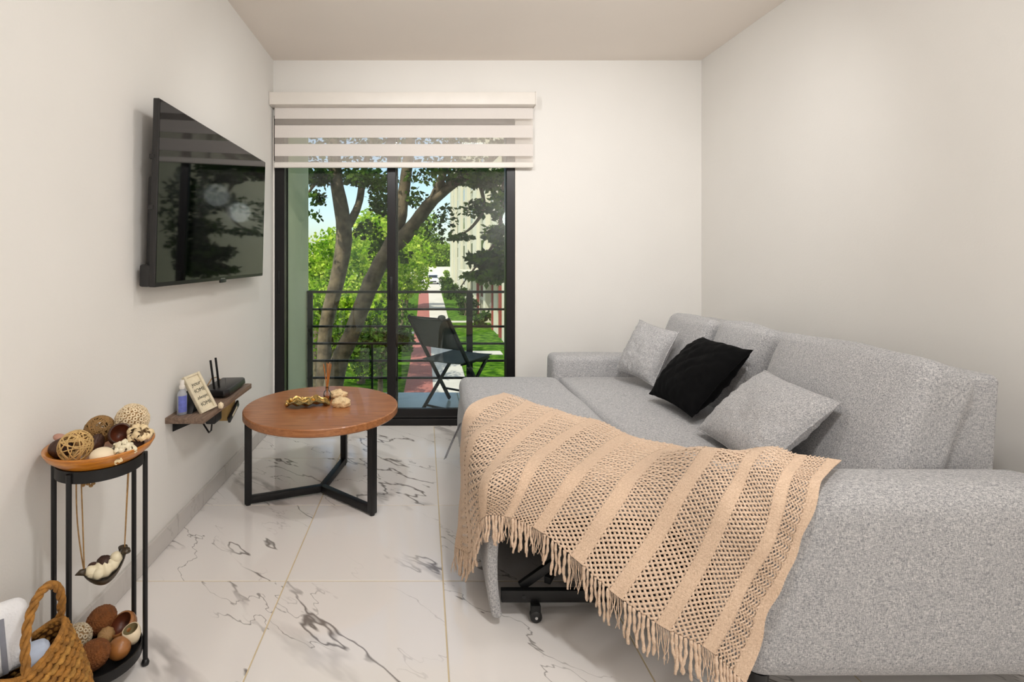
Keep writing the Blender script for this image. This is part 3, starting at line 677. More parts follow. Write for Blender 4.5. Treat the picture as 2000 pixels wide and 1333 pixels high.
shaving('shaving_flower', 'white wood-shaving flower at the dish front right of the seed pod', (on_dish(240, 1.345), 1.345, .638), .026, 40, 6, M_ivory)
shaving('shaving_flower', 'tiny cream shaving on the front rim of the dish', (on_dish(231, 1.30), 1.302, .628), .011, 14, 7)
# lower tray contents
GT = 'balls and pods in the lower tray'
def atz(px, py, z):   # point of the pixel ray at height z
    d = (CH - z) * F / (py - PY); return at(px, py, d)
p = atz(152, 1247, .097); cane_ball('cane_ball', 'stone-coloured cane-slice ball at the left of the lower tray', p, .036, M_cane2, 90, GT)
def coir(label, px, py, z, r, ax):
    p = atz(px, py, z); return pod('coir_egg', label, p, r, M_coir, ax, group=GT, cat='coir ball', lat=42)
coir('brown coir egg at the back of the lower tray', 198, 1212, .108, (.036, .036, .040), (.7, .4, .5))
coir('brown coir egg at the front of the lower tray', 182, 1281, .092, (.036, .036, .042), (.8, .2, .4))
p = atz(243, 1224, .095); pod('split_nut', 'split brown nut shell at the back right of the tray', p, (.036, .03, .026), M_nut, (-.25, -.5, .8), M_pod_in, group=GT, cat='nut')
p = atz(207, 1243, .088); pod('striped_nut', 'small striped tan nut in the middle of the tray', p, (.022, .022, .024), plain('tan_nut', S(178, 140, 92), .5, var=.3, scale=18), (.4, -.6, .6), group=GT, ribs=10, cat='nut')
p = atz(258, 1240, .096); pod('cup_pod', 'cream hollow cup pod at the right of the lower tray', p, (.023, .023, .026), M_cream, (-.1, -.25, 1), plain('olive_inside', S(150, 136, 96), .6), group=GT, cat='seed pod')
p = atz(233, 1267, .082); pod('smooth_nut', 'smooth polished brown nut at the front of the tray', p, (.029, .027, .028), M_nut, (.5, .2, .8), group=GT, cat='nut')

# hanging cherub hammock
hk = thing('hammock_ornament', 'bronze leaf hammock ornament cradling an ivory sleeper on jute ropes', 'ornament', at(205, 1145, 1.395))
A = at(165, 1118, 1.37); B = at(243, 1078, 1.44); Dv = (B - A); Lh = Dv.length; Dn = Dv.normalized(); side = Dn.cross(Vector((0, 0, 1))).normalized(); upv = side.cross(Dn)
def hull(a, b):
    t = a; w = .027 * (math.sin(PI * min(1, max(0, .03 + .94 * t)))) ** .6; sag = .036 * math.sin(PI * t) ** .8 + (-.0 if t < .5 else 0)
    th = PI * (b * 1.0) ; p = A + Dn * (Lh * (-.05 + 1.08 * t)) - Vector((0, 0, sag))
    return p + side * (w * math.cos(th)) - upv * (w * .85 * math.sin(th))
mb = MB().grid(hull, 24, 12); mb.grid(lambda a, b: hull(.02 + .96 * a, b) + upv * .004 * math.sin(PI * b), 24, 12, flip=True); mb.build('leaf_hull', M_bronze, hk, smooth=True, weld=False)
MB().tube([A + Vector((0, 0, 0)), A - Dn * .01 + Vector((0, 0, .004)), A - Dn * .022 + Vector((0, 0, .004))], [.010, .008, .001], 8).build('leaf_tip', M_bronze, hk, smooth=True)
for sgn in (-1, 1):
    MB().sphere(B + Dn * .0 + side * (.010 * sgn) + Vector((0.0, 0, .006)), (.013, .010, .008), 12, 8, lambda d: 1 + .15 * math.cos(6 * math.atan2(d.y, d.x))).build('leaf_curl', M_bronze, hk, smooth=True)
def blobpt(t, o=0, h=0): return A + Dn * (Lh * t) - Vector((0, 0, .036 * math.sin(PI * t) ** .8)) + upv * h + side * o
mb = MB().tube([blobpt(t, .0, .006 + .012 * math.sin(PI * t)) for t in [.08 + .84 * i / 24 for i in range(25)]], [(.006 + .017 * math.sin(PI * (i / 24)) ** .5) * (1 + .07 * math.sin(i * 1.1)) for i in range(25)], 14); mb.build('sleeper_body', M_ivory, hk, smooth=True)
MB().sphere(blobpt(.16, .0, .014), .014, 14, 10).build('sleeper_knee', M_ivory, hk, smooth=True); MB().sphere(blobpt(.33, .012, .016), .015, 14, 10).build('sleeper_arm', M_ivory, hk, smooth=True)
MB().sphere(blobpt(.80, .004, .022), .015, 14, 10).build('sleeper_foot', M_ivory, hk, smooth=True)
MB().sphere(blobpt(.55, -.004, .034), (.018, .017, .015), 20, 12, lambda d: 1 + .10 * math.cos(9 * math.atan2(d.y, d.x))).build('leaf_cap', M_pod, hk, smooth=True)
MB().sphere(blobpt(.28, -.012, .026), (.014, .012, .010), 16, 10).build('sleeper_hair', M_pod, hk, smooth=True)
ra = PS + Vector((math.cos(math.radians(215)) * RG, math.sin(math.radians(240)) * RG, .58)); rb = PS + Vector((math.cos(math.radians(55)) * RG, math.sin(math.radians(55)) * RG, .58))
ra = at(158, 928, 1.36); ra.z = .578; rb = at(253, 905, 1.465); rb.z = .578
def rope(a, b, sag=0, r=.0019, n=10):
    a, b = Vector(a), Vector(b); return MB().tube([a.lerp(b, i / n) + Vector((sag * math.sin(PI * i / n), 0, 0)) for i in range(n + 1)], r, 6)
ta = A + Vector((0, 0, -.004))
rope(ra, ta, 0).build('rope', M_rope, hk, smooth=True); rope(ra + Vector((-.012, 0, -.0)), ta, -.008).build('rope', M_rope, hk, smooth=True)
rope(rb, B, 0).build('rope', M_rope, hk, smooth=True); rope(rb + Vector((.004, -.012, 0)), B, 0).build('rope', M_rope, hk, smooth=True)
kb = at(163, 948, 1.36)
for (dx, dz) in ((.012, .003), (.02, -.002), (.026, .004)): MB().sphere(kb + Vector((dx, 0, dz)), (.006, .004, .004), 8, 6).build('rope_knot', M_rope, hk, smooth=True)
MB().sphere(kb + Vector((0, 0, 0)), .005, 8, 6).build('rope_knot', M_rope, hk, smooth=True)
MB().sphere(ta, .006, 8, 6).build('rope_knot', M_rope, hk, smooth=True)

# ------------------------------------------------------------------ seagrass bag and towel
BC = Vector((-.885, 1.105)); bd = Vector((.62, .78)).normalized(); bp_ = Vector((-bd.y, bd.x))
def bagpt(a, t, inset=0.0):
    th = 2 * PI * a; c, s = math.cos(th), math.sin(th)
    L = .150 - .055 * t + .02 * math.sin(PI * t); W = .115 - .058 * t ** 1.2 + .015 * math.sin(PI * t)
    rim = .315 - .050 * (1 - abs(c) ** 1.5)
    z = .002 + (rim - .002) * t
    wv = .0055 * math.sin(th * 30) * math.sin(t * PI * 22) * (1 if inset == 0 else 0)
    q_ = bd * ((L - inset + wv) * c) + bp_ * ((W - inset + wv) * s)
    return Vector((BC.x + q_.x, BC.y + q_.y, z))
bag = thing('woven_bag', 'brown seagrass tote bag with braided handles beside the stand', 'bag', (BC.x, BC.y, 0))
mb = MB().grid(lambda a, b: bagpt(a, b, .004), 100, 24); mb.build('bag_body', M_bag_d, bag, smooth=True)
NROW = 21
for k in range(NROW):
    t_ = (k + .5) / NROW; nseg = 132; pts = [bagpt(i / nseg, t_, .0025 + .0020 * math.cos(PI * (i // 2 + k))) for i in range(nseg)]
    MB().tube(pts, [.0068 * (.86 + .26 * math.cos(PI * (i / 2.0 + k)) ** 2) for i in range(nseg)], 6, closed=True).build('woven_row', M_bag if k % 3 else M_bag_l, bag, smooth=True)
mb = MB().grid(lambda a, b: bagpt(a, b, .007), 60, 20, flip=True); mb.build('bag_lining', M_bag_d, bag, smooth=True)
mb = MB().tube([bagpt(i / 80, 1.0, .003) for i in range(80)], .006, 8, closed=True); mb.build('rim', M_bag, bag, smooth=True)
mb = MB().add([bagpt(i / 40, 0.0, .004) for i in range(40)], [tuple(range(40))]); mb.build('bag_base', M_bag_d, bag)
def braid(path, r, name, parent, mat):
    m = len(path); mb = MB()
    for k in range(3):
        pts = []
        for i, p in enumerate(path):
            t = (path[min(i+1, m-1)] - path[max(i-1, 0)]).normalized(); s = t.orthogonal().normalized() if i == 0 else (s_prev - t * s_prev.dot(t)).normalized(); s_prev = s; u = t.cross(s)
            a = i * .55 + 2 * PI * k / 3; pts.append(p + s * math.cos(a) * r + u * math.sin(a) * r)
        mb.tube(pts, r * .95, 7)
    return mb.build(name, mat, parent, smooth=True)
def bez(P, n=40):
    out = []
    for i in range(n + 1):
        t = i / n; q_ = list(P)
        while len(q_) > 1: q_ = [q_[j].lerp(q_[j+1], t) for j in range(len(q_) - 1)]
        out.append(q_[0])
    return out
h0 = at(52, 1318, 1.045); h1 = at(111, 1222, 1.20)
braid(bez([h0, at(44, 1262, 1.05), at(38, 1150, 1.08), at(122, 1075, 1.14), at(135, 1165, 1.17), h1], 52), .0050, 'handle', bag, M_bag)
# towel in the bag
tw = thing('folded_towel', 'white folded towel with a grey stripe standing in the seagrass bag', 'towel', at(8, 1290, 1.10))
Mq = Matrix.Translation(at(-2, 1250, 1.10)) @ Matrix.Rotation(math.radians(38), 4, 'Z') @ Matrix.Rotation(math.radians(-4), 4, 'Y')
MB().softbox((-.05, -.022, -.07), (.05, .022, .07), .018, (.004, .006, .006), Mq).build('towel_roll', M_towel, tw, smooth=True)
MB().softbox((-.047, -.030, -.066), (.02, -.004, .064), .012, (.002, .004, .004), Mq).build('towel_fold', M_towel, tw, smooth=True)
MB().box((.003, -.0350, -.06), (.013, -.0300, .058), Mq).build('stripe', M_stripe, tw, bevel=.001)
mb = MB().softbox((-.022, -.018, -.03), (.022, .018, .022), .012, (.004,)*3, Matrix.Translation(at(70, 1278, 1.115)) @ Matrix.Rotation(.6, 4, 'Z'))
one('cloth_bundle', plain('pale_blue_cloth', S(176, 186, 204), .95, var=.05, scale=40), 'pale bluish cloth bundle tucked inside the seagrass bag', 'cloth', mb, smooth=True)
# ------------------------------------------------------------------ sofa bed
SX0, SX1 = .80, 1.66                                     # front and back of the fixed part
sf = thing('sofa_bed', 'grey linen pull-out sofa bed along the right wall', 'sofa', (1.2, 2.25, 0))
def wob(amp, sc, seed):
    o = Vector((seed, seed * 1.7, seed * .3))
    return lambda p, h: p + Vector((mnoise.noise(p * sc + o), mnoise.noise(p * sc + o * 2), mnoise.noise(p * sc + o * 3))) * amp
MB().softbox((SX0 - .005, 1.262, .085), (SX1 + .01, 1.452, .566), .062, (.0, .010, .006), seg=10, fn=wob(.004, 7, 2)).build('armrest', M_sofa, sf, smooth=True)
MB().softbox((.765, 3.03, .085), (SX1 + .01, 3.205, .562), .035, (.004, .006, .005), seg=10, fn=wob(.003, 7, 3)).build('armrest', M_sofa, sf, smooth=True)
# back frame with a leaning front
def lean(p, h):
    t = (p.z + h.z) / (2 * h.z)
    return Vector((p.x + (.36 - .31 * min(1, max(0, (p.x + h.x) / (2 * h.x)))) * p.z, p.y, p.z))
MB().softbox((1.462, 1.50, .09), (1.675, 3.03, .80), .022, (.004, 0, .006), seg=8, fn=lean).build('back_frame', M_sofa, sf, smooth=True)
MB().box((SX0 + .03, 1.30, .09), (1.60, 3.17, .30)).build('seat_base', M_sofa_in, sf)
MB().softbox((.795, 1.455, .285), (1.50, 3.028, .448), .030, (.006, 0, .012), seg=12, fn=wob(.006, 4, 5)).build('seat_cushion', M_sofa, sf, smooth=True)
# pull-out part
MB().softbox((.205, 1.60, .318), (.792, 3.035, .450), .048, (.010, .006, .008), seg=12, fn=wob(.006, 4, 6)).build('pullout_cushion', M_sofa, sf, smooth=True)
def bow(p, h):
    return p + Vector((-.016 * (1 - (p.z / h.z) ** 2), 0, 0))
MB().softbox((.212, 1.588, .022), (.246, 3.03, .335), .014, (0, 0, 0), seg=8, fn=bow).build('front_panel', M_sofa, sf, smooth=True)
MB().box((.246, 1.62, .285), (.79, 3.02, .322)).build('pullout_deck', M_sofa_in, sf)
fr = MB()
for yy in (1.635, 2.98):
    MB().bar((.246, yy, .070), (1.05, yy, .070), .020, .038).build('slide_rail', M_black, sf, bevel=.002)
    MB().bar((.312, yy + .02, .085), (.46, yy + .02, .19), .016, .026).build('scissor_arm', M_black, sf, bevel=.002)
    MB().bar((.46, yy + .02, .18), (.62, yy + .02, .30), .016, .026).build('scissor_arm', M_black, sf, bevel=.002)
MB().bar((.62, 1.63, .05), (.62, 2.98, .05), .025, .025).build('cross_bar', M_black, sf)
MB().bar((.40, 1.66, .10), (.75, 2.3, .04), .02, .02).build('cross_bar', M_black, sf)
for yy in (1.615, 2.96):
    cw = thing('caster', None, None, (0, 0, 0)); cw.parent = sf
    MB().bar((.352, yy, .055), (.352, yy, .018), .022, .030).build('fork', M_black, cw, bevel=.003)
    MB().lathe([(0, -.012), (.014, -.012), (.019, -.008), (.019, .008), (.014, .012), (0, .012)], (.352, yy - .002, .019), 20, axis=(0, 1, 0)).build('wheel', M_plast, cw, auto=40)
    MB().lathe([(0, -.014), (.0045, -.014), (.0045, -.011), (0, -.011)], (.352, yy - .002, .019), 12, axis=(0, 1, 0)).build('axle', plain('steel', S(200, 200, 200), .3, metal=.9), cw)
MB().lathe([(0, -.002), (.006, -.002), (.006, .002), (0, .002)], (.318, 1.624, .070), 12, axis=(0, 1, 0)).build('bolt', M_plast, sf)
for (x, y) in ((.86, 1.32), (1.6, 1.32), (.84, 3.14), (1.6, 3.14)):
    MB().lathe([(0, 0), (.02, 0), (.026, .088), (0, .088)], (x, y, 0), 14).build('leg', M_plast, sf, auto=40)
# strap hanging from the pull-out corner
MB().grid(lambda a, b: at(899 - 4 * math.sin(PI * a) - 30 * a ** 1.4, 828 + 70 * a, 2.72 - .05 * a) + Vector((.016 * (b - .5), .012 * (b - .5), .004 * b)), 16, 2).build('pull_strap', M_sofa, sf, smooth=True)
MB().grid(lambda a, b: at(899 - 2 * math.sin(PI * a) - 17 * a ** 1.3, 830 + 38 * a, 2.70) + Vector((.014 * (b - .5), .012 * (b - .5), .004 * b)), 12, 2).build('pull_strap', M_sofa, sf, smooth=True)
# back cushions: loose, one by one
GB = 'loose back cushions of the sofa'
def back_cushion(label, y0, y1, xb, xt, ztop, thick, seed, tw=0.0):
    yc = (y0 + y1) / 2; z0 = .452; H = math.hypot(xt - xb, ztop - z0); ang = math.atan2(xt - xb, ztop - z0)
    M = Matrix.Translation((xb, yc, z0)) @ Matrix.Rotation(tw, 4, 'Z') @ Matrix.Rotation(ang, 4, 'Y')
    def f(p, h):
        o = Vector((seed * 3.1, seed, 0)); zt = p.z / h.z
        q_ = p + Vector((.010 * mnoise.noise(p * 5 + o), .008 * mnoise.noise(p * 6 + o * 2), .012 * mnoise.noise(Vector((0, p.y * 5, p.x * 3)) + o)))
        q_.x += .018 * (1 - zt) * (1 - (p.y / h.y) ** 2) * (-1 if p.x < 0 else 0)
        return q_
    mb = MB().softbox((0, -(y1 - y0) / 2, 0), (thick, (y1 - y0) / 2, H),   .042, (.022, .0, .014), M, seg=14, fn=f)
    root = thing('back_cushion', label, 'cushion', (xb + thick / 2, yc, z0), GB)
    mb.build('cover', M_sofa, root, smooth=True)
    # piping seam around the front face
    pts = []
    hy, hz = (y1 - y0) / 2 - .012, H - .012
    for i in range(64):
        a = 2 * PI * i / 64; c, s = math.cos(a), math.sin(a); e = .35
        pts.append(M @ Vector((thick * .5, math.copysign(abs(c) ** e, c) * (hy + .016), H / 2 + math.copysign(abs(s) ** e, s) * (hz / 2 + .012))))
    return root
back_cushion('rectangular grey back cushion at the far end beside the back wall', 2.598, 3.02, 1.335, 1.452, .835, .135, 1)
back_cushion('rectangular grey back cushion in the middle behind the black pillow', 2.205, 2.575, 1.352, 1.482, .846, .125, 2)
back_cushion('largest grey back cushion at the near end of the sofa', 1.463, 2.098, 1.300, 1.460, .857, .165, 3)
# scatter pillows
def pillow(name, label, T, L, R, thick, mat, seed, quilt=False):
    T, L, R = Vector(T), Vector(L), Vector(R); e1 = (R - T); e2 = (L - T); e2 = e2 - e1.normalized() * e2.dot(e1.normalized()) * .6
    c = T + (e1 + e2) / 2; nrm = e1.cross(e2).normalized(); o = Vector((seed * 2.3, seed, seed * .7))
    if nrm.x > 0: nrm = -nrm
    root = thing(name, label, 'pillow', c, 'scatter pillows on the sofa')
    def g(sgn):
        def f(a, b):
            u, v = 2 * a - 1, 2 * b - 1
            k = 1 - .07 * (1 - v * v) * abs(u) ** 3; k2 = 1 - .07 * (1 - u * u) * abs(v) ** 3
            h = (max(0, (1 - abs(u) ** 2.4)) * max(0, (1 - abs(v) ** 2.4))) ** .55
            w = .010 * mnoise.noise(Vector((u * 2.2, v * 2.2, sgn)) + o) * h + .004 * mnoise.noise(Vector((u * 7, v * 7, sgn)) + o)
            ed = max(abs(u), abs(v)); w += .003 * math.sin((u if abs(v) > abs(u) else v) * 26 + seed) * max(0, (ed - .6) / .4) * (1 - ed) * 4
            if quilt:
                w += .0055 * (abs(math.sin((u + v) * 7)) ** .5 + abs(math.sin((u - v) * 7)) ** .5 - 1) * h
            return c + e1 * (u * k * .5) + e2 * (v * k2 * .5) + nrm * (sgn * (thick / 2 * h) + w)
        return f
    mb = MB().grid(g(1), 56, 56); mb.grid(g(-1), 56, 56, flip=True)
    mb.build('cover', mat, root, smooth=True)
    seam = []
    f0 = g(0)
    for i in range(40): seam.append(f0(i / 40, 0))
    for i in range(40): seam.append(f0(1, i / 40))
    for i in range(40): seam.append(f0(1 - i / 40, 1))
    for i in range(40): seam.append(f0(0, 1 - i / 40))
    MB().tube(seam, .0028, 6, closed=True).build('seam', mat, root, smooth=True)
    return root
pillow('scatter_pillow', 'smallest grey pillow at the far end beside the armrest', (1.245, 2.95, .79), (1.10, 2.83, .515), (1.345, 2.70, .755), .13, M_sofa, 1)
bpw = pillow('scatter_pillow', 'black quilted pillow in the middle of the sofa', (1.375, 2.53, .755), (1.085, 2.37, .495), (1.39, 2.165, .755), .16, M_blackfab, 2, True)
pillow('scatter_pillow', 'larger grey pillow leaning at the near end behind the throw', (1.330, 2.00, .708), (1.055, 1.92, .484), (1.318, 1.615, .690), .14, M_sofa, 3)
tp = Vector((1.385, 2.18, .68)); MB().box(tp - Vector((.012, .004, .012)), tp + Vector((-.010, .004, .004))).build('care_tag', M_towel, bpw)

# ------------------------------------------------------------------ crocheted throw
# columns run along the fringe from the left end to the right end, each from the fringe (first) to the far edge (last): x, y, z
CT = [
 [(.112, 1.80, .125), (.150, 2.06, .17), (.166, 2.22, .35), (.205, 2.27, .482), (.400, 2.57, .468)],
 [(.165, 1.70, .17), (.158, 1.82, .32), (.192, 1.91, .478), (.360, 2.14, .474), (.500, 2.38, .468)],
 [(.185, 1.595, .335), (.200, 1.60, .445), (.330, 1.86, .470), (.490, 2.11, .472), (.606, 2.24, .468)],
 [(.257, 1.575, .350), (.325, 1.61, .460), (.445, 1.81, .470), (.610, 2.02, .472), (.712, 2.12, .468)],
 [(.344, 1.545, .325), (.440, 1.57, .440), (.540, 1.67, .470), (.690, 1.85, .472), (.788, 1.94, .468)],
 [(.434, 1.450, .288), (.555, 1.49, .430), (.670, 1.60, .475), (.810, 1.75, .475), (.905, 1.81, .470)],
 [(.510, 1.360, .250), (.640, 1.39, .395), (.735, 1.41, .525), (.840, 1.48, .590), (.985, 1.66, .480)],
 [(.601, 1.285, .220), (.705, 1.29, .385), (.772, 1.295, .520), (.868, 1.36, .610), (1.00, 1.48, .590)],
 [(.689, 1.245, .199), (.765, 1.243, .340), (.834, 1.240, .480), (.893, 1.268, .592), (1.03, 1.40, .600)],
 [(.778, 1.236, .120), (.838, 1.238, .300), (.893, 1.236, .440), (.965, 1.260, .570), (1.135, 1.40, .592)],
]
CT = [[Vector(p) for p in c] for c in CT]
NC, NR = len(CT), len(CT[0])
def cr(p0, p1, p2, p3, t):
    return .5 * ((2 * p1) + (p2 - p0) * t + (2 * p0 - 5 * p1 + 4 * p2 - p3) * t * t + (3 * p1 - p0 - 3 * p2 + p3) * t ** 3)
def crl(P, t):
    n = len(P) - 1; x = min(max(t, 0), 1) * n; i = min(int(x), n - 1); f = x - i
    g_ = lambda k: P[k] if 0 <= k <= n else (2 * P[0] - P[1] if k < 0 else 2 * P[n] - P[n - 1])
    return cr(g_(i - 1), g_(i), g_(i + 1), g_(i + 2), f)
def throw0(u, v):
    return crl([crl(c, v) for c in CT], u)
# cache the surface on a fine grid for speed
GU, GV = 180, 110
cache = [[throw0(i / GU, j / GV) for j in range(GV + 1)] for i in range(GU + 1)]
def raw(u, v):
    x = min(max(u, 0), 1) * GU; y = min(max(v, 0), 1) * GV; i = min(int(x), GU - 1); j = min(int(y), GV - 1); a, b = x - i, y - j
    return (cache[i][j] * (1 - a) + cache[i+1][j] * a) * (1 - b) + (cache[i][j+1] * (1 - a) + cache[i+1][j+1] * a) * b
ncache = []
for i in range(GU + 1):
    row = []
    for j in range(GV + 1):
        du = cache[min(i+1, GU)][j] - cache[max(i-1, 0)][j]; dv = cache[i][min(j+1, GV)] - cache[i][max(j-1, 0)]
        n_ = du.cross(dv); row.append(n_.normalized() if n_.length > 1e-9 else Vector((0, 0, 1)))
    ncache.append(row)
if ncache[GU // 2][GV - 10].z < 0: ncache = [[-n_ for n_ in r_] for r_ in ncache]
def nrm(u, v):
    return ncache[min(int(u * GU + .5), GU)][min(int(v * GV + .5), GV)]
def thr(u, v, off=0.0):
    u_, v_ = min(max(u, 0), 1), min(max(v, 0), 1)
    w = .006 * math.sin(v_ * 21 + u_ * 9) * mnoise.noise(Vector((u_ * 6, v_ * 5, 1.3))) + .010 * mnoise.noise(Vector((u_ * 9, v_ * 4, 7.7)))
    w = w + .006
    edge = .022 * mnoise.noise(Vector((v_ * 7, 3.3, 0))) * max(0, (u_ - .88) / .12)
    return raw(u_, v_) + nrm(u_, v_) * (off + w) + Vector((edge, 0, 0))
tw_ = thing('crochet_throw', 'beige crocheted throw with fringe draped over the sofa bed', 'throw', (.6, 1.7, .45))
hs = .150 / (NC - 1)                            # half width of a solid stripe, in u
us = [i / (NC - 1) for i in range(NC)]
for i, uc in enumerate(us):
    a, b = max(0, uc - hs * (2.3 if i in (0, NC - 1) else 1)), min(1, uc + hs * (2.3 if i in (0, NC - 1) else 1))
    mb = MB()
    mb.grid(lambda p, q_: thr(a + (b - a) * p, q_, .003 + .0006 * math.sin(q_ * 420)), 7, 170); mb.grid(lambda p, q_: thr(a + (b - a) * p, q_, .0005), 7, 170, flip=True)
    mb.build('solid_stripe', M_throw, tw_, smooth=True)
NVC = 50
for i in range(NC - 1):
    a = us[i] + hs * (2.2 if i == 0 else .95); b = us[i + 1] - hs * (2.2 if i == NC - 2 else .95); mb = MB()
    ncell = 5; dv = 1.0 / NVC
    wid = .27 * dv
    for sgn in (1, -1):
        for k in range(-ncell, NVC + ncell + 1):
            pts = []
            for j in range(0, ncell * 4 + 1):
                s_ = j / (ncell * 4.0); v0 = (k + sgn * s_ * ncell) * dv
                if v0 < -0.001 or v0 > 1.001: 
                    if len(pts) > 1: break
                    pts = []; continue
                ph = PI * (s_ * ncell * 2 * .5 + (k % 2)) * 1.0
                pts.append((a + (b - a) * s_, v0, .0022 + .0016 * math.cos(2 * PI * s_ * ncell * .5 + PI * k + (0 if sgn > 0 else PI))))
            if len(pts) < 2: continue
            base_i = len(mb.v)
            for (u_, v_, o_) in pts:
                mb.v.append(thr(u_, v_ - wid, o_ - .0012)); mb.v.append(thr(u_, v_, o_ + .0014)); mb.v.append(thr(u_, v_ + wid, o_ - .0012))
            for j in range(len(pts) - 1):
                q0 = base_i + 3 * j
                mb.f.append((q0, q0 + 3, q0 + 4, q0 + 1)); mb.f.append((q0 + 1, q0 + 4, q0 + 5, q0 + 2))
    mb.build('open_stripe', M_throw2, tw_, smooth=True, weld=False)
# fringe
random.seed(21)
def tassel(u, L, r, name='tassel', n=10):
    p = thr(u, 0.0, .001); ph = random.uniform(0, 6); ph2 = random.uniform(0, 6); nr = nrm(u, 0.0); sw = random.uniform(-.010, .010)
    d = Vector((nr.x, nr.y, 0)); pts, rs = [], []
    for k in range(n + 1):
        t = k / n; q_ = p + Vector((sw * t * t, 0, -L * t)) + d * (.006 * t) + Vector((.0035 * math.sin(ph + t * 7), .0035 * math.sin(ph2 + t * 6), 0)) * t
        q_.z = max(q_.z, .006)
        pts.append(q_); rs.append(r * (1 + .28 * math.sin(k * 2.1 + ph)) * (1.0 if k < n else .75))
    return MB().tube(pts, rs, 6)
for i in range(NC - 1):
    a = us[i] + hs; b = us[i + 1] - hs; cnt = 7 if i > 2 else 6
    for k in range(cnt):
        u = a + (b - a) * (k + .5 + random.uniform(-.15, .15)) / cnt
        tassel(u, random.uniform(.075, .10), random.uniform(.0036, .0048)).build('tassel', M_throw2, tw_, smooth=True)
for i in range(NC):
    mb = MB()
    for k in range(9):
        u = min(1, max(0, us[i] + hs * (k - 4) / 4.2)); t_ = tassel(u, random.uniform(.055, .09), .0011, n=8); b_ = len(mb.v); mb.v += t_.v; mb.f += [tuple(x + b_ for x in f_) for f_ in t_.f]
    tag(mb.build('thread_fringe', M_throw2, tw_, smooth=True), kind='stuff')

# ------------------------------------------------------------------ balcony
BZ = -.08; BY1 = 4.68
bf = MB().box((-1.3, YB + .12, BZ - .18), (1.9, BY1, BZ - .004)).build('balcony_floor', M_grout); tag(bf, 'pale grey tiled balcony floor', kind='structure')
for i in range(6):
    for j in range(2):
        x0 = -1.3 + .5333 * i; y0 = YB + .12 + .529 * j
        MB().box((x0 + .002, y0 + .002, BZ - .01), (x0 + .5313, y0 + .527, BZ)).build('tile', M_btile, bf, bevel=.0012, bseg=1)
tag(MB().box((-1.25, YB + .12, BZ - .18), (-1.06, BY1 + .02, 2.7)).build('wall_balcony', M_greenw), kind='structure')
tag(MB().box((1.75, YB + .12, BZ - .18), (1.9, BY1 + .02, 2.7)).build('wall_balcony_right', M_greenw), kind='structure')
tag(MB().box((-1.3, YB + .12, 2.62), (1.9, BY1 + .05, 2.8)).build('balcony_soffit', M_greenw), kind='structure')
tag(MB().box((-4.5, -3.4, 2.8), (4.5, BY1 - .2, 7.5)).build('upper_storeys', M_bldg2), kind='structure')
# railing
rl = thing('railing', 'black metal balcony railing of thin horizontal bars', 'railing', (0, 4.63, BZ))
ry = 4.63
def rz(py): return CH - (py - PY) * ry / F
for k, py in enumerate((570.5, 604.5, 638, 671.5, 705, 738.5)):
    hgt = .022 if k == 0 else .018
    MB().box((-1.055, ry - .012, rz(py) - hgt/2), (1.745, ry + .012, rz(py) + hgt/2)).build('bar', M_black, rl, bevel=.002, bseg=1)
for px, w in ((606, .045), (917, .055), (1130, .055)):
    x = (px - PX) * ry / F
    MB().box((x - w/2, ry - .02, BZ), (x + w/2, ry + .02, rz(570.5) + .011)).build('post', M_black, rl, bevel=.002, bseg=1)
x = (727 - PX) * ry / F
MB().box((x - .009, ry - .009, BZ), (x + .009, ry + .009, rz(671.5))).build('post', M_black, rl)

# folding chair
fc = thing('folding_chair', 'dark folding sling chair standing on the balcony', 'chair', (.2, 4.15, BZ))
fd = Vector((.60, .80, 0)); pd = Vector((.80, -.60, 0)).normalized()
Lb = Vector((.0, 4.14, 0)); W = .37
Ls = [Lb, Lb + pd * W]
sz = BZ + .41
post_pts = []
for k, b in enumerate(Ls):
    top = b - fd * .20 + Vector((0, 0, .70)); foot = b + fd * .37 + Vector((0, 0, BZ + .012))
    MB().bar(foot, top, .018, .030, fd).build('back_post', M_black, fc, bevel=.003); post_pts.append((foot, top))
    inn = b + (pd * .026 if k == 0 else -pd * .026)
    rear = inn - fd * .06 + Vector((0, 0, BZ + .012)); front = inn + fd * .42 + Vector((0, 0, sz - .012))
    MB().bar(rear, front, .018, .028, fd).build('seat_leg', M_black, fc, bevel=.003)
    MB().bar(inn + fd * .02 + Vector((0, 0, sz - .005)), inn + fd * .45 + Vector((0, 0, sz - .01)), .016, .022).build('seat_rail', M_black, fc, bevel=.003)
def lerp(a, b, t): return a + (b - a) * t
MB().bar(lerp(*post_pts[0], .14), lerp(*post_pts[1], .14), .014, .014).build('stretcher', M_black, fc)
rA = Ls[0] + pd * .026 + Vector((0, 0, BZ)); rB = Ls[1] - pd * .026 + Vector((0, 0, BZ))
MB().bar(rA - fd * .02 + Vector((0, 0, .05)), rB - fd * .02 + Vector((0, 0, .05)), .014, .014).build('stretcher', M_black, fc)
def sling(p00, p10, p01, p11, sag, nv, name, th=.004):
    f = lambda a, b, o: lerp(lerp(p00, p10, a), lerp(p01, p11, a), b) + nv * (sag * math.sin(PI * a) * (.4 + .6 * math.sin(PI * b)) + o)
    mb = MB().grid(lambda a, b: f(a, b, 0), 12, 12); mb.grid(lambda a, b: f(a, b, th), 12, 12, flip=True)
    for e in ((0,), (1,)):
        mb.grid(lambda a, b: f(a, e[0], b * th), 12, 1); mb.grid(lambda a, b: f(e[0], a, b * th), 12, 1)
    return mb.build(name, M_sling, fc, smooth=True)
a0, a1 = post_pts
sling(lerp(*a0, .66), lerp(*a1, .66), lerp(*a0, .99), lerp(*a1, .99), .025, -fd, 'back_sling')
s0 = Ls[0] + Vector((0, 0, sz + .006)); s1 = Ls[1] + Vector((0, 0, sz + .006))
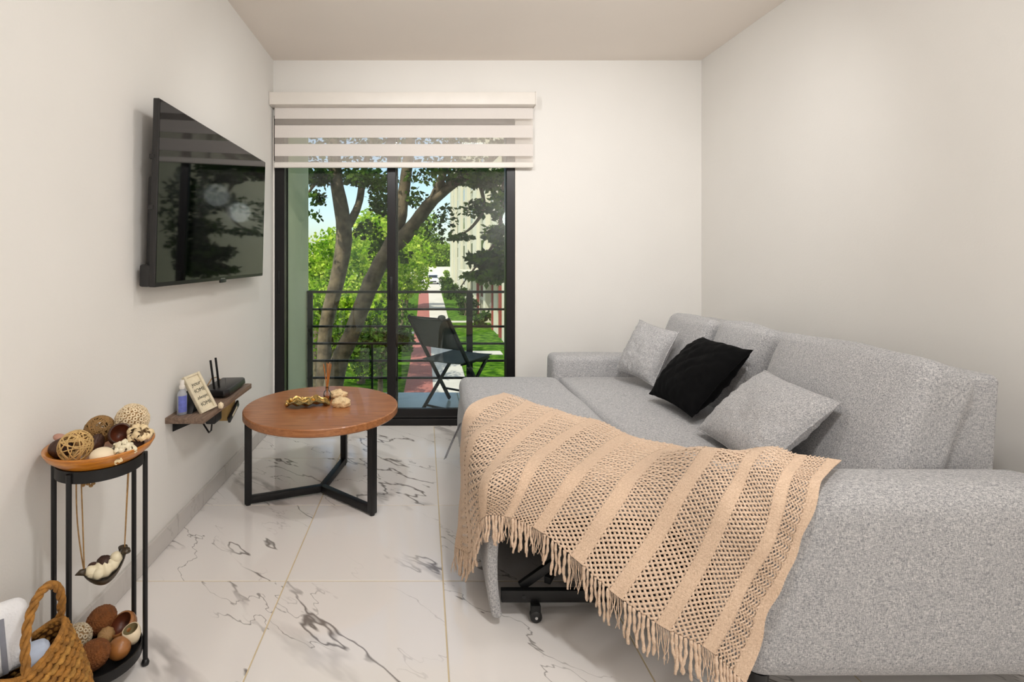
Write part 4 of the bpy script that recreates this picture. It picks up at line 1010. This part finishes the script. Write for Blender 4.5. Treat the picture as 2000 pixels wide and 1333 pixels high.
sling(s0 - fd * .02, s1 - fd * .02, s0 + fd * .46 + Vector((0, 0, .006)), s1 + fd * .46 + Vector((0, 0, .006)), -.022, Vector((0, 0, 1)), 'seat_sling')
MB().bar(lerp(*a0, .985), lerp(*a1, .985), .02, .02).build('top_bar', M_black, fc, bevel=.003)
MB().sphere(lerp(a0[1], a1[1], .85) + Vector((0, 0, .005)), (.03, .015, .02), 12, 8).build('folded_flap', M_sling, fc, smooth=True)

# ------------------------------------------------------------------ grounds
GZ = -3.0
tag(MB().box((-60, 5.2, GZ - .3), (60, 140, GZ)).build('ground', M_lawn), 'green lawn around the paths below the balcony', kind='structure')
def strip(name, label, pts, mat, z, piece=None):
    mb = MB(); n = len(pts)
    for (xl, xr, y) in pts: mb.v += [Vector((xl, y, z)), Vector((xr, y, z)), Vector((xl, y, GZ - .05)), Vector((xr, y, GZ - .05))]
    for i in range(n - 1):
        a = 4 * i; b = a + 4
        mb.f += [(a, a+1, b+1, b), (a, b, b+2, a+2), (a+1, a+3, b+3, b+1)]
    mb.f += [(0, 2, 3, 1), (4*n-4, 4*n-3, 4*n-1, 4*n-2)]
    return tag(mb.build(name, mat), label, kind='structure')
strip('red_path', 'red paved path running away from the balcony', [(-.75, .27, 8), (-.55, .30, 20), (-.5, .42, 40), (-.62, .58, 66)], M_red, GZ + .02)
strip('concrete_path', 'pale concrete path beside the red paving', [(.27, 1.30, 8), (.30, 1.45, 20), (.42, 1.75, 40), (.58, 2.15, 66), (-2.5, 3.6, 80), (-4, 3.6, 100)], M_grey, GZ + .03)
for yy, xa, xb in ((33, 1.75, 3.9), (22, 1.6, 3.4), (28, -2.2, -.55)):
    strip('stepping_path', 'short pale concrete strip crossing the lawn', [(xa, xb, yy), (xa, xb, yy + .8)], M_grey, GZ + .025)
tag(MB().box((-22, 97, GZ), (8, 97.4, GZ + 2.55)).build('wall_boundary', M_sunwall), kind='structure')
# far residential block
bb = thing('apartment_block', 'long cream apartment block beyond the lawn on the right', 'building', (8, 50, GZ))
FX = 4.0
MB().box((FX + .25, 25, GZ), (14, 78, 13.5)).build('facade', M_bldg, bb)
for y0, y1, dx in ((74, 78.2, 0), (66, 68, -.05), (56, 60, 0), (47, 49, -.05), (39, 42, 0), (33, 34.2, -.05), (28, 30, 0), (24.6, 26, -.05)):
    MB().box((FX + dx, y0, GZ), (FX + .3, y1, 13.6)).build('pilaster', M_bldg2, bb)
wy = [71, 63, 53, 44.5, 36.5, 31.2]
for zf in (-1.7, 1.2, 4.1, 7.0, 9.9):
    for yy in wy:
        w = MB().box((FX + .16, yy - .75, zf), (FX + .26, yy + .75, zf + 1.35)).build('window', M_bldg2, bb)
        MB().box((FX + .15, yy - .65, zf + .1), (FX + .17, yy + .65, zf + 1.25)).build('pane', M_pane, w)
        MB().box((FX + .08, yy - .85, zf - .08), (FX + .2, yy + .85, zf)).build('sill', M_bldg2, w)
for yy in (38, 29.5, 26.6):
    MB().box((FX - .06, yy, GZ), (FX - .0 + .1, yy + .5, GZ + 2.7)).build('red_column', M_redpaint, bb)
MB().box((FX - .9, 27, GZ + 2.9), (FX + .3, 46, GZ + 3.15)).build('canopy_slab', M_bldg2, bb)
# car
cr_ = thing('parked_car', 'small white car parked at the far end of the path', 'car', (1.5, 83, GZ + .03))
cx, cy, cz = 1.45, 83.0, GZ + .03
prof = [(-2.0, .28), (-2.05, .62), (-1.9, .84), (-1.1, .98), (-.45, 1.45), (1.2, 1.5), (1.85, 1.05), (2.0, .9), (2.0, .28)]
MB().prism(prof, cx - .84, cx + .84, lambda p, d: Vector((d + (.12 if d < cx else -.12) * max(0, p[1] - .98) / .5, cy + p[0], cz + p[1]))).build('body', M_car, cr_, bevel=.05)
MB().prism([(-1.08, 1.02), (-.50, 1.42), (-.53, 1.43), (-1.12, 1.03)], cx - .68, cx + .68, lambda p, d: Vector((d * 1.0 + (.0), cy + p[0] - .02, cz + p[1]))).build('windscreen', M_pane, cr_)
for sx in (-.84, .84):
    MB().box((cx + sx - .015, cy - .4, cz + 1.02), (cx + sx * .9 + .01, cy + 1.1, cz + 1.38)).build('side_window', M_pane, cr_)
    for sy_ in (-1.25, 1.25):
        MB().lathe([(0, -.1), (.2, -.1), (.3, -.08), (.3, .08), (.2, .1), (0, .1)], (cx + sx * .92, cy + sy_, cz + .3), 18, axis=(1, 0, 0)).build('wheel', M_tyre, cr_, auto=40)
    MB().box((cx + sx * .78 - .14, cy - 2.06, cz + .66), (cx + sx * .78 + .14, cy - 1.9, cz + .8)).build('headlamp', M_towel, cr_)
MB().box((cx - .5, cy - 2.07, cz + .34), (cx + .5, cy - 2.0, cz + .55)).build('grille', M_pane, cr_)

# ------------------------------------------------------------------ trees
def leaves(mb, c, rad, n, size, droop=.3, asp=.34):
    c = Vector(c)
    for k in range(n):
        while True:
            d = Vector((random.uniform(-1, 1), random.uniform(-1, 1), random.uniform(-1, 1)))
            if d.length < 1: break
        p = c + Vector((d.x * rad[0], d.y * rad[1], d.z * rad[2]))
        a = Vector((random.gauss(0, 1), random.gauss(0, 1), random.gauss(-droop, .6))).normalized(); s = a.orthogonal().normalized(); s = Matrix.Rotation(random.uniform(0, 2*PI), 3, a) @ s
        L = size * random.uniform(.6, 1.25); w = L * asp
        b = len(mb.v); mb.v += [p, p + a * (L * .5) + s * w, p + a * L, p + a * (L * .5) - s * w]; mb.f.append((b, b+1, b+2, b+3))
def limb(root, name, pts, r, mat=M_bark):
    P = [Vector(p) for p in pts]; n = 24; Q = [crl(P, i / n) for i in range(n + 1)]
    R = [r[0] + (r[-1] - r[0]) * (i / n) for i in range(n + 1)] if len(r) == 2 else [crl([Vector((x, 0, 0)) for x in r], i / n).x for i in range(n + 1)]
    R = [x * (1 + .10 * mnoise.noise(Vector((i * .7, r[0] * 40, 0)))) for i, x in enumerate(R)]
    return MB().tube(Q, R, 12).build(name, mat, root, smooth=True)
random.seed(11)
d1, d2 = 8.2, 7.6
tA = thing('forked_tree', 'grey-barked leaning tree whose trunk forks close to the balcony', 'tree', (-1.6, 7.8, GZ))
limb(tA, 'trunk', [Vector((-1.55, 7.9, GZ - .02)), at(650, 760, 7.7), at(690, 645, d2), at(722, 560, d2), at(752, 500, d2), at(785, 468, d2)], [.22, .15, .120, .125, .115, .105])
limb(tA, 'branch', [at(785, 468, d2), at(815, 430, d2), at(845, 392, d2), at(885, 360, d2), at(930, 335, d2 - .3), at(985, 290, d2 - .6)], [.115, .10, .09, .07, .055, .03])
limb(tA, 'branch', [at(752, 500, d2), at(778, 440, d2 + .1), at(788, 380, d2 + .2), at(796, 320, d2 + .2), at(812, 200, d2 + .3)], [.11, .10, .09, .085, .05])
limb(tA, 'branch', [at(845, 392, d2), at(862, 350, d2), at(878, 290, d2 + .1), at(900, 200, d2)], [.07, .06, .05, .03])
limb(tA, 'branch', [at(930, 335, d2 - .3), at(945, 400, 6.9), at(925, 440, 6.8), at(892, 465, 6.8)], [.03, .025, .02, .008])
limb(tA, 'branch', [at(985, 290, d2 - .6), at(982, 400, 6.6), at(968, 470, 6.5), at(930, 520, 6.4), at(900, 560, 6.4)], [.03, .03, .022, .015, .006])
fo = MB()
for (px, py, d, rx, rz_, n) in ((905, 345, 7.4, .30, .10, 170), (955, 350, 6.9, .30, .14, 260), (975, 400, 6.6, .12, .22, 130), (930, 405, 6.8, .20, .12, 70), (900, 462, 6.8, .16, .05, 40), (965, 455, 6.5, .14, .10, 90),
                                (945, 505, 6.4, .22, .09, 260), (962, 535, 6.3, .20, .10, 330), (925, 540, 6.4, .16, .04, 60), (980, 500, 6.3, .08, .24, 160), (870, 430, 7.0, .18, .22, 50), (840, 345, 7.6, .4, .10, 100), (812, 385, 7.7, .16, .14, 60), (885, 325, 7.5, .4, .10, 160),
                                (800, 270, 8, 1.0, .45, 420), (930, 260, 7.5, .8, .4, 420), (790, 500, 7.8, .10, .14, 25), (845, 450, 7.2, .24, .2, 26), (730, 350, 7.9, .4, .14, 200), (1010, 430, 6.6, .2, .6, 300)):
    leaves(fo, at(px, py, d), (rx, .5, rz_), int(n * 2.0), .085)
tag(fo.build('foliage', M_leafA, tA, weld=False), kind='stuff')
tB = thing('straight_tree', 'grey-barked upright tree left of the forked tree', 'tree', (-1.75, 8.4, GZ))
limb(tB, 'trunk', [Vector((-1.75, 8.4, GZ - .02)), at(632, 740, d1), at(636, 640, d1), at(658, 550, d1), at(672, 470, d1), at(667, 410, d1), at(655, 340, d1), at(650, 230, d1), at(648, 80, d1)], [.16, .125, .112, .12, .13, .115, .105, .10, .08])
limb(tB, 'branch', [at(672, 455, d1), at(700, 400, d1 + .2), at(712, 330, d1 + .4), at(740, 220, d1 + .5)], [.08, .06, .055, .03])
limb(tB, 'branch', [at(655, 345, d1), at(625, 350, d1 - .2), at(600, 380, d1 - .4)], [.05, .035, .015])
fo = MB()
for (px, py, d, rx, rz_, n) in ((622, 345, 7.9, .22, .14, 240), (620, 385, 8.0, .12, .10, 60), (700, 345, 8.4, .35, .14, 200), (742, 390, 8.6, .20, .30, 200), (720, 450, 8.6, .24, .16, 90), (745, 490, 8.6, .20, .24, 140), (650, 280, 8, .9, .4, 420), (612, 420, 8.0, .08, .06, 20)):
    leaves(fo, at(px, py, d), (rx, .55, rz_), int(n * 2.0), .085)
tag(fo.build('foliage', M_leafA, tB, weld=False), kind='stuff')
def bush_tree(name, label, c, rad, n, size, mat, trunk_r, group, clumps=9, seed=1, cat='tree'):
    random.seed(seed); c = Vector(c); t = thing(name, label, cat, (c.x, c.y, GZ), group)
    limb(t, 'trunk', [Vector((c.x, c.y, GZ - .02)), Vector((c.x + .1 * rad[0], c.y, (GZ + c.z) / 2)), c], [trunk_r, trunk_r * .5])
    fo = MB()
    for k in range(clumps):
        d = Vector((random.gauss(0, .55), random.gauss(0, .55), random.gauss(0, .55)))
        if d.length > 1: d.normalize()
        k2 = random.uniform(.35, .6)
        leaves(fo, c + Vector((d.x * rad[0], d.y * rad[1], d.z * rad[2])), (rad[0] * k2, rad[1] * k2, rad[2] * k2 * .8), n // clumps, size, .2, .42)
    tag(fo.build('foliage', mat, t, weld=False), kind='stuff')
    return t
GS = 'sunlit trees behind the two trunks'
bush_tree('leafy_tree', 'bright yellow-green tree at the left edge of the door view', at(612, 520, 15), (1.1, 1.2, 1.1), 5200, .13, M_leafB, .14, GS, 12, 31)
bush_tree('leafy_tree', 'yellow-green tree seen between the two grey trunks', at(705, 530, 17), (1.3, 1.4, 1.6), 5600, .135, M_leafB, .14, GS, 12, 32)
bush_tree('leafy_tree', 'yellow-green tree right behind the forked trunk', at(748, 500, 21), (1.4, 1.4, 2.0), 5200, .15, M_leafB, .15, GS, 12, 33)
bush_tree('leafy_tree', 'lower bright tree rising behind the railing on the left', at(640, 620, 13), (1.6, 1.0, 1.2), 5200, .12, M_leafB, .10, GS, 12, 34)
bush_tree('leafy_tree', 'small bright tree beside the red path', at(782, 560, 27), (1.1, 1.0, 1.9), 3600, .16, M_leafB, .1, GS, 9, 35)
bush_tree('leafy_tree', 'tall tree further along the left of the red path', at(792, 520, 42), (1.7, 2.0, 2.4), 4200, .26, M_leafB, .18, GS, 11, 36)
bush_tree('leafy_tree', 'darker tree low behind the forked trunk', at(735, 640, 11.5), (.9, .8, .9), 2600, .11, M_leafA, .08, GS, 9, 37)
GF = 'far trees past the boundary wall'
for k, (px, py, d, r, rz_, lab) in enumerate(((790, 492, 104, 4.2, 4.4, 'far green tree above the boundary wall, leftmost'), (822, 480, 112, 4.4, 5.6, 'far tall green tree above the wall, second from left'), (850, 492, 106, 3.8, 4.2, 'far pale tree above the wall, behind the white car'), (878, 494, 110, 4.2, 4.0, 'far pale tree above the wall, beside the cream block'), (760, 470, 118, 6, 7, 'far broad tree hidden behind the door stile'))):
    bush_tree('far_tree', lab, at(px, py, d), (r, r * .7, rz_), 3600, .62, M_leafC, .3, GF, 9, 50 + k)
GH = 'shrubs along the cream block'
for k, (px, y, h, r, lab) in enumerate(((868, 62, 1.5, .9, 'dark shrub farthest along the cream block'), (880, 52, 1.7, .8, 'dark shrub second farthest along the cream block'), (894, 44, 1.6, .75, 'dark round shrub by the path below the windows'), (908, 37, 1.7, .7, 'dark shrub in front of the red column'), (938, 31, 1.0, .7, 'low shrub nearest the balcony along the cream block'))):
    x = (px - PX) * y / F
    bush_tree('shrub', lab, (x, y, GZ + h * .55), (r, r, h * .6), 900, .2, M_leafA, .05, GH, 7, 70 + k, cat='shrub')
bush_tree('shrub', 'low bright shrub at the far path beside the white car', (3.75, 86, GZ + .9), (.7, .8, 1.0), 500, .3, M_leafC, .06, GH, 6, 80, cat='shrub')
# rainbow parasol on the lawn
rb_ = thing('rainbow_parasol', 'rainbow-striped parasol on the lawn behind the railing post', 'parasol', (at(612, 640, 19).x, 19, GZ))
pc = at(612, 640, 19)
MB().tube([(pc.x, 19, GZ), (pc.x, 19, pc.z + .55)], .025, 8).build('pole', M_white, rb_)
cols = [S(206, 52, 40), S(232, 120, 30), S(240, 206, 40), S(60, 160, 70), S(40, 90, 190), S(110, 60, 160)]
for k in range(6):
    r0, r1 = .12 + .17 * k, .12 + .17 * (k + 1); hz = lambda r: pc.z + .6 - .42 * (r / 1.1) ** 1.6
    MB().lathe([(r0, hz(r0)), (r1, hz(r1)), (r1, hz(r1) - .015), (r0, hz(r0) - .015), (r0, hz(r0))], (pc.x, 19, 0), 28).build('stripe_panel', plain('parasol_%d' % k, cols[k], .8), rb_, smooth=True)
